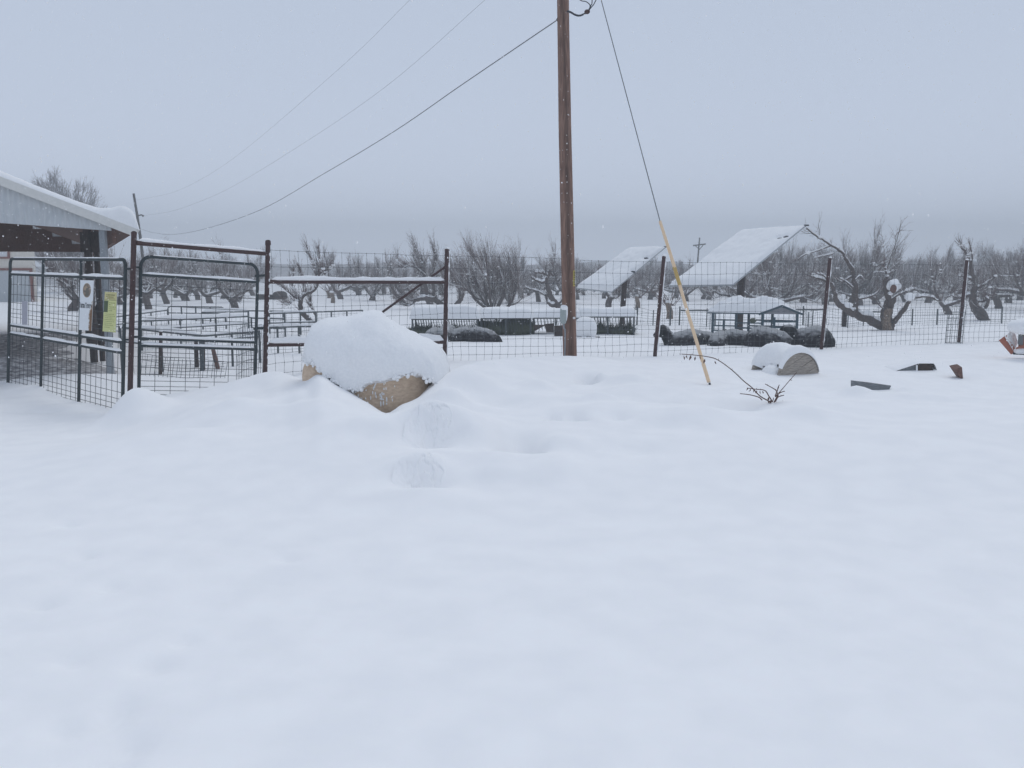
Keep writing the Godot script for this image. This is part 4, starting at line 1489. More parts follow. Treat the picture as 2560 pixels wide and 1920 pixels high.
func feeder(label: String, px0: float, px1: float, d: float, y_roof: float, y_snow: float, hay: float, bars: int) -> void:
	var a := at(px0, y_roof, d)
	var b := at(px1, y_roof, d)
	var back := Vector3(0, 0.02, -0.9)
	var o := thing("hay_feeder", label, "feeder", on((px0 + px1) / 2, d), "covered hay feeders in a row behind the sheep")
	var mb := MB.new()
	mb.hexa([a, b, b + back, a + back, a + Vector3(0, 0.035, 0), b + Vector3(0, 0.035, 0), b + back + Vector3(0, 0.035, 0), a + back + Vector3(0, 0.035, 0)])
	var roof := part(o, "roof", mb, M.corral_pipe)
	mb = MB.new()
	var th := (y_roof - y_snow) / F * d * 0.98
	slab_snow(mb, a + Vector3(-0.06, 0.03, 0.06), b + Vector3(0.06, 0.03, 0.06), back + Vector3(0, 0, -0.1), th, 0.25)
	part(roof, "snow", mb, M.loose_snow)
	for c in [a + Vector3(0.03, 0, -0.03), b + Vector3(-0.03, 0, -0.03), a + back + Vector3(0.03, 0, 0.03), b + back + Vector3(-0.03, 0, 0.03), a.lerp(b, 0.5) + Vector3(0, 0, -0.03)]:
		mb = MB.new()
		var g := gy(c.x, c.z) - 0.15
		mb.box(Vector3(c.x, (c.y + g) / 2.0, c.z), Vector3(0.045, c.y - g, 0.045))
		part(o, "leg", mb, M.corral_pipe)
	mb = MB.new()
	for s in 2:
		for k in bars:
			var u := (k + 0.5) / bars
			var p := a.lerp(b, u) + back * (0.06 + 0.88 * s)
			var g := gy(p.x, p.z)
			mb.tube([Vector3(p.x + 0.05, g + 0.1, p.z), p], [0.007, 0.007], 4, false)
	part(o, "bars", mb, M.corral_pipe, true)
	if hay > 0.0:
		mb = MB.new()
		var g0 := gy((a.x + b.x) / 2, a.z)
		var n := int((b.x - a.x) / 0.3) + 1
		for k in n:
			var u := (k + 0.5) / n
			var p := a.lerp(b, u) + back * 0.5
			var hh: float = hay * (0.95 + 0.5 * noise_b.get_noise_2d(p.x * 2.0, 4.0)) * (a.y - g0)
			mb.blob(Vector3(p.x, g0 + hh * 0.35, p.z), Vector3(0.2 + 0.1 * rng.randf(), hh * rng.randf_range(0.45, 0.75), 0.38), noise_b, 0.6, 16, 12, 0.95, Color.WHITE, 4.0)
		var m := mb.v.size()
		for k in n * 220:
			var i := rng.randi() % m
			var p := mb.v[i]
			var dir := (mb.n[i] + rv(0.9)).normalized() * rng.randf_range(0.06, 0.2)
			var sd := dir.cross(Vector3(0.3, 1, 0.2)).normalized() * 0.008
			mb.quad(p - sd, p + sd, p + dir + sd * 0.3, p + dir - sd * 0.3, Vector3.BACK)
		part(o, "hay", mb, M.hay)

func make_feeders() -> void:
	feeder("covered hay feeder under deep snow, leftmost of the row behind the sheep", 1028, 1196, 24.6, 800, 768, 0.5, 26)
	feeder("covered hay feeder packed with dark hay, second in the row, left of the utility pole", 1200, 1329, 24.8, 798, 772, 0.95, 18)
	feeder("low covered feeder with grey side boards just left of the utility pole", 1332, 1448, 25.0, 797, 777, 0.0, 14)
	feeder("covered feeder with dark hay beneath the smaller tilted panel, rightmost of the row", 1452, 1588, 25.0, 794, 771, 0.45, 18)
	# boards leaning below the third feeder
	var q := [["grey board hanging below the low feeder left of the pole", [1385, 815], [1418, 812], [1416, 835], [1386, 849], 24.2], ["dark tray board beside the grey board below the low feeder", [1361, 810], [1384, 808], [1384, 831], [1366, 831], 24.3], ["narrow dark board at the left end of the low feeder", [1333, 812], [1362, 812], [1360, 815], [1336, 828], 24.3]]
	for s in q:
		var pts := []
		for k in range(1, 5):
			pts.append(at(s[k][0], s[k][1], s[5]))
		var o := thing("loose_board", s[0], "board", pts[3])
		var mb := MB.new()
		mb.prism(pts, Vector3(0.01, 0, -0.03))
		part(o, "plank", mb, M.dark_wood)
	# white water tank by the pole
	var tk := thing("white_tank", "white snow-covered tub just right of the utility pole", "tub", on(1466, 24.2))
	var mb := MB.new()
	var p := on(1464, 24.2)
	mb.blob(p + Vector3(0, 0.2, 0), Vector3(0.30, 0.32, 0.32), noise_b, 0.12, 22, 16, 0.8)
	part(tk, "snow_cap", mb, M.loose_snow)
	mb = MB.new()
	for k in 3:
		mb.box(p + Vector3(-0.2 + k * 0.25, -0.03, 0.36), Vector3(0.12, 0.08, 0.05))
	part(tk, "base_block", mb, M.dark_wood)

# ------------------------------------------------------------------ fence at the back of the yard
func make_back_fence() -> void:
	var o := thing("back_fence", "low wire fence on thin steel posts between the sheep yard and the orchard", "fence", on(2000, 29.5))
	var posts := [[1420, 772, 29.5, 0], [1502, 768, 29.5, 0], [1594, 766, 29.4, 1], [1634, 775, 29.3, 0], [1677, 769, 29.3, 1], [1700, 766, 29.8, 1], [1768, 771, 29.0, 0], [1790, 766, 29.8, 0], [2009, 765, 30.0, 1], [2022, 780, 28.6, 0], [2033, 773, 29.3, 0], [2067, 766, 30.0, 0], [2112, 773, 29.0, 2], [2121, 781, 28.4, 0], [2160, 778, 29.2, 0], [2282, 772, 29.6, 1], [2344, 772, 29.8, 1], [2408, 768, 30.2, 1], [2506, 766, 30.8, 1], [2600, 768, 31.0, 1], [2760, 768, 31.5, 0]]
	var prev := Vector3.ZERO
	var prev_t := 0.0
	for i in posts.size():
		var q: Array = posts[i]
		var t := at(q[0], q[1], q[2])
		var f := on(q[0] - 2, q[2])
		var r: float = [0.018, 0.026, 0.085][q[3]]
		var mb := MB.new()
		mb.tube([f - Vector3(0, 0.2, 0), f.lerp(t, 0.5), t], [r, r, r * 0.95], 8)
		part(o, "post", mb, M.dark_wood if q[3] == 2 else M.corral_pipe)
		if i > 0:
			mb = MB.new()
			var ta := minf(prev_t - 0.04, 0.95)
			wire_bay(mb, prev, ta, f, minf(t.y - f.y - 0.04, 0.95), 0.16, [0.0, 0.13, 0.28, 0.45, 0.63, 0.82, 1.0], 0.0042, false)
			part(o, "wire_mesh", mb, M.wire, true)
		prev = f
		prev_t = t.y - f.y
	for s in [[[1702, 776, 29.8], [1786, 776, 29.8]], [[1990, 774, 30.0], [2062, 774, 30.0]], [[2114, 787, 29.0], [2140, 788, 29.2]], [[2160, 779, 29.2], [2204, 780, 29.2]], [[1559, 772, 29.0], [1592, 773, 29.4]]]:
		var mb := MB.new()
		mb.pipe(at(s[0][0], s[0][1], s[0][2]), at(s[1][0], s[1][1], s[1][2]), 0.024, 8)
		part(o, "rail", mb, M.corral_pipe)
	# far low objects seen through the left of the yard
	var t := thing("farm_implement", "low dark implement half buried in snow far behind the right gate post", "implement", on(670, 62))
	var mb := MB.new()
	mb.beam(at(648, 742, 60), at(708, 744, 60), 0.5, 0.35)
	part(t, "frame", mb, M.dark_wood)
	mb = MB.new()
	mb.blob(at(700, 742, 59.6), Vector3(0.55, 0.4, 0.5), noise_b, 0.3, 12, 9, 0.8)
	part(t, "wheel_guard", mb, M.dark_wood)

# ------------------------------------------------------------------ tilted snow-covered panels on posts
func tilted_panel(label: String, c: Array, d: Array, post_px: Array, r: float, marks: Array) -> void:
	var bl := at(c[0][0], c[0][1], d[0])
	var br := at(c[1][0], c[1][1], d[1])
	var tr := at(c[2][0], c[2][1], d[2])
	var tl := at(c[3][0], c[3][1], d[3])
	var nrm := (br - bl).cross(tl - bl).normalized()
	if nrm.y < 0.0:
		nrm = -nrm
	var foot := on(post_px[2], post_px[4])
	var o := thing("tilted_panel", label, "solar panel", foot)
	var mb := MB.new()
	var n := -nrm * 0.05
	mb.hexa([bl, br, tr, tl, bl + n, br + n, tr + n, tl + n])
	var p := part(o, "panel", mb, M.panel_frame)
	for k in 3:
		mb = MB.new()
		var u := 0.2 + k * 0.3
		mb.beam(bl.lerp(br, u) + n * 1.5, tl.lerp(tr, u) + n * 1.5, 0.05, 0.05)
		part(p, "rail", mb, M.galvanized)
	mb = MB.new()
	var w := 40
	var h := 44
	for rr in h:
		for q in w:
			var u := q / float(w - 1)
			var t := rr / float(h - 1)
			var e := pow(clampf(1.0 - pow(absf(u * 2 - 1), 16.0), 0, 1), 0.6) * pow(clampf(1.0 - pow(absf(t * 2 - 1), 16.0), 0, 1), 0.6)
			var pt := bl.lerp(br, u).lerp(tl.lerp(tr, u), t)
			var th := 0.085 + 0.045 * noise_a.get_noise_2d(u * 5.0 + c[0][0], t * 8.0) + 0.02 * noise_b.get_noise_2d(u * 20.0, t * 20.0) + 0.06 * pow(1.0 - t, 6.0)
			for mk in marks:
				th *= 1.0 - 0.97 * exp(-pow((u - mk[0]) / mk[2], 2.0) - pow((t - mk[1]) / mk[3], 2.0))
			mb.vert(pt + nrm * (th * e + 0.003) + Vector3(0, -0.0, 0), Vector3.UP)
	mb.grid(w, h, 0)
	mb.renormal(0)
	part(p, "snow", mb, M.loose_snow)
	mb = MB.new()
	for mk in marks:
		var pt := bl.lerp(br, mk[0]).lerp(tl.lerp(tr, mk[0]), mk[1])
		mb.box(pt + nrm * 0.02, Vector3(0.14, 0.03, 0.09), Basis(nrm.cross(Vector3.BACK).normalized(), nrm, nrm.cross(Vector3.BACK).normalized().cross(nrm)))
	if marks.size():
		part(p, "clamp", mb, M.black_cable)
	var top := at(post_px[0], post_px[1], post_px[4])
	var f := at(post_px[2], post_px[3], post_px[4])
	mb = MB.new()
	mb.tube([f + (f - top).normalized() * 0.3, f.lerp(top, 0.5), top], [r, r, r], 14)
	part(o, "post", mb, M.dark_wood)
	mb = MB.new()
	var mid := bl.lerp(tr, 0.5) + n * 2.0
	mb.tube([top - Vector3(0, 0.05, 0), top.lerp(mid, 0.5), mid], [r * 0.7, r * 0.6, r * 0.5], 10)
	part(o, "mount", mb, M.galvanized)
	mb = MB.new()
	var cr := tr + (tr - br).normalized() * 0.03
	mb.box(cr - nrm * 0.02, Vector3(0.14, 0.04, 0.05))
	part(p, "corner_clip", mb, M.black_cable)

func make_panels() -> void:
	tilted_panel("smaller tilted panel under snow on a post, just right of the utility pole", [[1440, 719], [1529, 729], [1664, 617], [1574, 619]], [28.6, 28.2, 29.3, 29.9], [1562, 700, 1554, 820, 28.6], 0.085, [[0.88, 0.72, 0.10, 0.03], [0.95, 0.42, 0.08, 0.03]])
	tilted_panel("larger tilted panel under snow on a stout brown post, behind the metal shelter", [[1672, 714], [1832, 711], [2014, 563], [1854, 576]], [26.6, 25.4, 26.6, 27.9], [1854, 690, 1846, 842, 26.0], 0.115, [[0.93, 0.79, 0.05, 0.025], [0.86, 0.765, 0.05, 0.02]])

# ------------------------------------------------------------------ steel creep shelter
func make_shelter() -> void:
	var d := 24.0
	var gl := at(1897, 786, d - 0.25)
	var gt := at(1955, 766, d - 0.1)
	var gr := at(2006, 786, d + 0.05)
	var fl := at(1768, 787, d + 0.35)
	var run := fl - gl
	run.y = 0
	var o := thing("sheep_shelter", "small dark teal steel sheep shelter with a gabled roof under lumpy snow", "shelter", on(1890, d))
	var mb := MB.new()
	var t := Vector3(0, 0.03, 0)
	mb.hexa([gl, gt, gt + run, gl + run, gl + t, gt + t, gt + run + t, gl + run + t])
	mb.hexa([gr, gt + Vector3(0.001, 0, 0), gt + run + Vector3(0.001, 0, 0), gr + run, gr + t, gt + t, gt + run + t, gr + run + t])
	var roof := part(o, "roof", mb, M.teal_steel)
	mb = MB.new()
	mb.prism([gl.lerp(gt, 0.04) + run * 0.02, gr.lerp(gt, 0.04) + run * 0.02, gt - Vector3(0, 0.01, 0) + run * 0.02], run.normalized() * 0.02)
	part(o, "gable_sheet", mb, M.grey_tin)
	mb = MB.new()
	mb.beam(gl, gt + t * 0.5, 0.03, 0.05)
	mb.beam(gt + t * 0.5, gr, 0.03, 0.05)
	part(roof, "gable_trim", mb, M.teal_steel)
	# snow over both slopes
	mb = MB.new()
	var w := 44
	var h := 26
	for r in h:
		for q in w:
			var u := q / float(w - 1)      # along the ridge from far end to gable
			var s := r / float(h - 1)      # from the front eave over the ridge to the rear eave
			var p := (gl.lerp(gt, s * 2.0) if s < 0.5 else gt.lerp(gr, s * 2.0 - 1.0)) + run * (1.0 - u) * 1.02
			var e := pow(clampf(1.0 - pow(absf(u * 2 - 1), 12.0), 0, 1), 0.6) * pow(clampf(1.0 - pow(absf(s * 2 - 1), 8.0), 0, 1), 0.6)
			var th := 0.22 + 0.14 * noise_a.get_noise_2d(u * 8.0 + 3.0, s * 4.0) + 0.05 * noise_b.get_noise_2d(u * 14.0, s * 10.0)
			th *= smoothstep(1.02, 0.72, u) * 0.9 + 0.1
			mb.vert(p + Vector3(0, th * e + 0.035, 0), Vector3.UP)
	mb.grid(w, h, 0)
	mb.renormal(0)
	part(roof, "snow", mb, M.loose_snow)
	var c_f := gl + run * 0.0
	var legs := [gl + Vector3(0.12, 0, -0.05), gr + Vector3(-0.14, 0, 0), gl + run * 0.5 + Vector3(0.1, 0, 0), gl + run * 0.96 + Vector3(0.1, 0, 0), gr + run * 0.96 + Vector3(-0.1, 0, 0), gr + run * 0.5 + Vector3(-0.1, 0, 0)]
	for l in legs:
		mb = MB.new()
		var g := gy(l.x, l.z) - 0.2
		mb.box(Vector3(l.x, (l.y + g) / 2 + 0.01, l.z), Vector3(0.06, l.y - g, 0.06))
		part(o, "leg", mb, M.teal_steel)
	var mid_g: Vector3 = legs[0].lerp(legs[1], 0.33)
	mb = MB.new()
	mb.box(Vector3(mid_g.x, mid_g.y - 0.36, mid_g.z), Vector3(0.07, 0.56, 0.05))
	part(o, "door_post", mb, M.teal_steel)
	mb = MB.new()
	var q_left: Vector3 = legs[2].lerp(legs[3], 0.52)
	mb.box(Vector3(q_left.x, q_left.y - 0.4, q_left.z), Vector3(0.05, 0.5, 0.05))
	part(o, "door_post", mb, M.teal_steel)
	for s in [[0, 1, 0.2], [0, 1, 0.36], [2, 3, 0.17], [2, 3, 0.33], [0, 2, 0.24], [0, 2, 0.38], [4, 5, 0.18], [4, 5, 0.34], [1, 5, 0.18], [1, 5, 0.34], [0, 1, 0.46], [2, 3, 0.46]]:
		mb = MB.new()
		mb.beam(legs[s[0]] - Vector3(0, s[2], 0), legs[s[1]] - Vector3(0, s[2], 0), 0.03, 0.035)
		part(o, "rail", mb, M.teal_steel)
	for k in 4:
		mb = MB.new()
		var p: Vector3 = legs[2].lerp(legs[3], 0.2 + 0.2 * k)
		mb.pipe(p + Vector3(0, 0, -0.9), p + Vector3(0, -0.5, -0.9), 0.008, 5)
		part(o, "grille_bar", mb, M.teal_steel)
	mb = MB.new()
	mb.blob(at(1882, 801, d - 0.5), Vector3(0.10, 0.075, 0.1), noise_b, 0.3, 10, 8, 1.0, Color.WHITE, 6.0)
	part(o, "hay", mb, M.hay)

# ------------------------------------------------------------------ sheep: one continuous surface from a distance field
func cap_d(p: Vector3, b: Array) -> float:
	var pa: Vector3 = p - b[0]
	var ba: Vector3 = b[1] - b[0]
	var h := clampf(pa.dot(ba) / maxf(ba.length_squared(), 1e-6), 0.0, 1.0)
	return (pa - ba * h).length() - lerpf(b[2], b[3], h)

func field(p: Vector3, bones: Array, k: float) -> float:
	var d := 9.0
	for b in bones:
		var e := cap_d(p, b)
		var h := maxf(k - absf(d - e), 0.0) / k
		d = minf(d, e) - h * h * k * 0.25
	return d

func nets(mb: MB, bones: Array, cell: float, k: float, fuzz: float) -> void:
	var lo := Vector3(99, 99, 99)
	var hi := -lo
	for b in bones:
		for q in 2:
			var r: float = b[2 + q] + cell * 2.0 + k * 0.3
			lo = lo.min(b[q] - Vector3.ONE * r)
			hi = hi.max(b[q] + Vector3.ONE * r)
	var nx := int((hi.x - lo.x) / cell) + 2
	var ny := int((hi.y - lo.y) / cell) + 2
	var nz := int((hi.z - lo.z) / cell) + 2
	var f := PackedFloat32Array()
	f.resize(nx * ny * nz)
	for z in nz:
		for y in ny:
			for x in nx:
				var p := lo + Vector3(x, y, z) * cell
				f[(z * ny + y) * nx + x] = field(p, bones, k) + fuzz * (noise_b.get_noise_3dv(p * 9.0) + 0.6 * noise_b.get_noise_3dv(p * 24.0))
	var id := PackedInt32Array()
	id.resize(nx * ny * nz)
	id.fill(-1)
	var i0 := mb.v.size()
	var offs := [0, 1, nx, nx + 1, nx * ny, nx * ny + 1, nx * ny + nx, nx * ny + nx + 1]
	for z in nz - 1:
		for y in ny - 1:
			for x in nx - 1:
				var b := (z * ny + y) * nx + x
				var s := Vector3.ZERO
				var n := 0
				for e in [[0, 1], [2, 3], [4, 5], [6, 7], [0, 2], [1, 3], [4, 6], [5, 7], [0, 4], [1, 5], [2, 6], [3, 7]]:
					var fa := f[b + offs[e[0]]]
					var fb := f[b + offs[e[1]]]
					if (fa < 0.0) != (fb < 0.0):
						var t := fa / (fa - fb)
						var ca := Vector3(e[0] & 1, (e[0] >> 1) & 1, e[0] >> 2)
						var cb := Vector3(e[1] & 1, (e[1] >> 1) & 1, e[1] >> 2)
						s += ca.lerp(cb, t)
						n += 1
				if n:
					id[b] = mb.vert(lo + (Vector3(x, y, z) + s / n) * cell, Vector3.UP)
	for z in range(1, nz - 1):
		for y in range(1, ny - 1):
			for x in range(1, nx - 1):
				var b := (z * ny + y) * nx + x
				for e in [[1, nx, nx * ny], [nx, nx * ny, 1], [nx * ny, 1, nx]]:
					var fa := f[b]
					var fb := f[b + e[0]]
					if (fa < 0.0) == (fb < 0.0):
						continue
					var q := [id[b], id[b - e[1]], id[b - e[1] - e[2]], id[b - e[2]]]
					if q.min() < 0:
						continue
					if fa < 0.0:
						mb.tri_i(q[0], q[2], q[1]); mb.tri_i(q[0], q[3], q[2])
					else:
						mb.tri_i(q[0], q[1], q[2]); mb.tri_i(q[0], q[2], q[3])
	mb.renormal(i0)

func sheep_mesh(kind: int) -> MB:  # faces -x; snow line at y = 0
	var mb := MB.new()
	var b := [
		[Vector3(-0.20, 0.16, 0), Vector3(0.22, 0.17, 0), 0.25, 0.30],
		[Vector3(-0.08, 0.22, 0), Vector3(0.18, 0.25, 0), 0.22, 0.25],
		[Vector3(0.32, 0.12, 0.05), Vector3(0.38, -0.12, 0.06), 0.15, 0.09],
		[Vector3(0.32, 0.12, -0.06), Vector3(0.38, -0.12, -0.08), 0.15, 0.09],
		[Vector3(-0.36, 0.08, 0.10), Vector3(-0.38, -0.45, 0.11), 0.10, 0.05],
		[Vector3(-0.36, 0.08, -0.10), Vector3(-0.36, -0.45, -0.11), 0.10, 0.05],
		[Vector3(0.44, -0.05, 0.11), Vector3(0.46, -0.45, 0.12), 0.08, 0.05],
		[Vector3(0.44, -0.05, -0.11), Vector3(0.46, -0.45, -0.12), 0.08, 0.05],
		[Vector3(0.50, 0.18, 0), Vector3(0.53, 0.02, 0), 0.06, 0.04]]
	if kind == 0:    # head up, looking ahead, ears out
		b += [[Vector3(-0.34, 0.18, 0), Vector3(-0.52, 0.42, 0), 0.19, 0.12], [Vector3(-0.56, 0.46, 0), Vector3(-0.73, 0.36, 0), 0.115, 0.07], [Vector3(-0.50, 0.50, 0.08), Vector3(-0.44, 0.40, 0.19), 0.05, 0.035], [Vector3(-0.50, 0.50, -0.08), Vector3(-0.44, 0.40, -0.19), 0.05, 0.035], [Vector3(-0.56, 0.54, 0), Vector3(-0.59, 0.54, 0), 0.06, 0.05]]
	elif kind == 1:  # head down at the hay
		b += [[Vector3(-0.32, 0.16, 0), Vector3(-0.50, 0.08, 0), 0.18, 0.12], [Vector3(-0.50, 0.08, 0), Vector3(-0.66, -0.06, 0), 0.10, 0.06], [Vector3(-0.48, 0.14, 0.06), Vector3(-0.44, 0.12, 0.16), 0.035, 0.025], [Vector3(-0.48, 0.14, -0.06), Vector3(-0.44, 0.12, -0.16), 0.035, 0.025]]
	else:            # head turned over the near shoulder
		b += [[Vector3(-0.34, 0.20, 0), Vector3(-0.42, 0.36, 0.12), 0.19, 0.14], [Vector3(-0.42, 0.38, 0.16), Vector3(-0.42, 0.22, 0.32), 0.11, 0.07], [Vector3(-0.36, 0.44, 0.14), Vector3(-0.26, 0.40, 0.14), 0.045, 0.03], [Vector3(-0.49, 0.44, 0.14), Vector3(-0.58, 0.40, 0.14), 0.045, 0.03]]
	nets(mb, b, 0.032, 0.09, 0.026)
	for i in mb.v.size():   # fallen snow clinging to the back wool; bare dark face and legs
		var p := mb.v[i]
		var head := p.x < -0.50 or (kind == 2 and p.z > 0.22 and p.x < -0.25)
		var snow := smoothstep(0.30, 0.80, mb.n[i].y + 0.35 * noise_b.get_noise_3dv(p * 12.0)) * smoothstep(0.16, 0.34, p.y)
		snow *= 0.15 if head else 1.0
		var dots := smoothstep(0.28, 0.42, noise_b.get_noise_3dv(p * 55.0)) * 0.25
		var base := Color(0.018, 0.017, 0.018) if head else Color(0.034, 0.031, 0.033)
		mb.c[i] = base.lerp(Color(0.72, 0.73, 0.74), clampf(snow * 0.66 + dots * (0.0 if head else 1.0), 0, 1))
	return mb

func make_sheep_flock() -> void:
	var protos := []
	for k in 3:
		protos.append(sheep_mesh(k))
	var meshes := []
	for mb in protos:
		meshes.append(mb.mesh(Vector3.ZERO))
		tri_count += mb.ix.size() / 3
	var list := [
		[1712, 21.2, 0, 6, 0.98, "black sheep at the left of the right-hand group, head raised and looking left"],
		[1757, 21.6, 1, 205, 0.95, "snow-backed black sheep right behind the first one, by the guy wire guard"],
		[1797, 21.1, 1, 62, 0.88, "small black sheep bunched just right of the guy wire, snow on its hump"],
		[1850, 21.2, 1, 168, 0.98, "black sheep with a snowy hump right in front of the shelter"],
		[1922, 20.7, 1, 150, 1.08, "large black sheep with a frosted back behind the cable reel"],
		[2018, 20.8, 2, -10, 1.12, "rightmost black sheep of the flock, head turned to the viewer, by the fence post"],
		[1980, 21.6, 1, 100, 0.95, "dark sheep squeezed behind the two right-hand sheep of the group"],
		[1083, 23.4, 1, 75, 0.8, "small black sheep mostly hidden behind the boulder's snow, leftmost of the left group"],
		[1115, 22.6, 1, 80, 0.92, "black sheep half hidden by the fence post right of the boulder"],
		[1148, 22.6, 1, 35, 0.80, "black sheep with a snowy back in the middle of the left group"],
		[1206, 22.4, 1, 165, 0.80, "black sheep rump rightmost of the left group, between fence post and utility pole"],
		[1776, 22.6, 0, 120, 0.9, "black sheep peering out with dark ears between its mates and the shelter's left legs"]]
	for q in list:
		var p := on(q[0], q[1])
		p.y = at(q[0], 873 if q[0] > 1500 else 856, q[1]).y
		p.y = minf(p.y, gy(p.x, p.z) + 0.06)
		var o := thing("sheep", q[5], "sheep", p, "flock of black sheep standing in the snow")
		o.rotation.y = deg_to_rad(q[3])
		o.scale = Vector3.ONE * q[4]
		var m := MeshInstance3D.new()
		m.name = "body"
		m.mesh = meshes[q[2]]
		m.material_override = M.fleece
		o.add_child(m, true)

# ------------------------------------------------------------------ wooden cable reel
func make_spool() -> void:
	var front := at(1997, 946, 13.9)
	var rear := at(1930, 937, 14.45)
	var ax := (front - rear).normalized()
	var rt := ax.cross(Vector3.UP).normalized()
	if rt.x < 0:
		rt = -rt
	var up := rt.cross(ax)
	if up.y < 0:
		up = -up
	var o := thing("cable_reel", "weathered wooden cable reel on its edge, half buried and topped with snow", "cable reel", on(1970, 14.1))
	var rad := 0.415
	for f in 2:
		var cen := front if f == 0 else rear
		var th := 0.045
		var tilt := 0.45     # boards run slanting
		var du := rt * cos(tilt) + up * sin(tilt)
		var dv := -rt * sin(tilt) + up * cos(tilt)
		for k in 6:
			var v0 := -rad + k * rad / 3.0 + 0.003
			var v1 := -rad + (k + 1) * rad / 3.0 - 0.003
			var poly := []
			var a0 := asin(clampf(v0 / rad, -1, 1))
			var a1 := asin(clampf(v1 / rad, -1, 1))
			for s in 7:
				var a := lerpf(a0, a1, s / 6.0)
				poly.append(cen + (du * cos(a) + dv * sin(a)) * rad)
			for s in 7:
				var a := lerpf(a1, a0, s / 6.0)
				poly.append(cen + (-du * cos(a) + dv * sin(a)) * rad)
			var mb := MB.new()
			var jit := ax * rng.randf_range(-0.004, 0.004)
			for i in poly.size():
				poly[i] += jit
			mb.prism(poly, -ax * th)
			part(o, "plank", mb, M.weathered_wood)
		var mb2 := MB.new()
		mb2.tube([cen - ax * 0.02 - up * 0.0, cen + ax * 0.012], [0.05, 0.045], 14)
		part(o, "hub", mb2, M.dark_wood)
	var mb := MB.new()
	mb.tube([rear, front], [0.2, 0.2], 20)
	part(o, "drum", mb, M.weathered_wood)
	mb = MB.new()
	mb.blob(rear.lerp(front, 0.5) - rt * 0.27 + up * 0.02, Vector3(0.16, 0.2, 0.24), noise_b, 0.15, 16, 12, 0.9, Color.WHITE, 4.0)
	part(o, "snow_fill", mb, M.loose_snow)
	# snow draped over both flanges and the drum between them
	mb = MB.new()
	var w := 44
	var h := 26
	for r in h:
		for q in w:
			var s := r / float(h - 1)           # 0 behind the rear flange, 1 at the front edge
			var a := lerpf(0.42, PI - 0.20, q / float(w - 1))
			var along := lerpf(-0.14, 0.0, s)
			var c := rear.lerp(front, lerpf(-0.12, 1.05, s))
			var saddle := 1.0 - lerpf(0.62, 0.08, pow(clampf(sin(a) * (1.25 if a > 1.57 else 1.0), 0, 1), 1.6)) * smoothstep(0.10, 0.24, s) * (1.0 - smoothstep(0.80, 0.92, s))
			var lump := 0.14 * pow(sin(a), 1.2) * (1.0 + 0.4 * noise_a.get_noise_2d(a * 2.0, s * 6.0))
			var rr := rad * saddle + lump * sqrt(clampf(1.0 - pow(absf(s * 2 - 1), 8.0), 0, 1)) - 0.004
			mb.vert(c + (rt * -cos(a) + up * sin(a)) * rr, up)
	for r in h - 1:
		for q in w - 1:
			var i := r * w + q
			mb.tri_i(i, i + 1, i + w); mb.tri_i(i + 1, i + w + 1, i + w)
	mb.renormal(0)
	for i in mb.n.size():
		if mb.n[i].dot(up) < -0.2:
			mb.n[i] = -mb.n[i]
	part(o, "snow", mb, M.loose_snow)

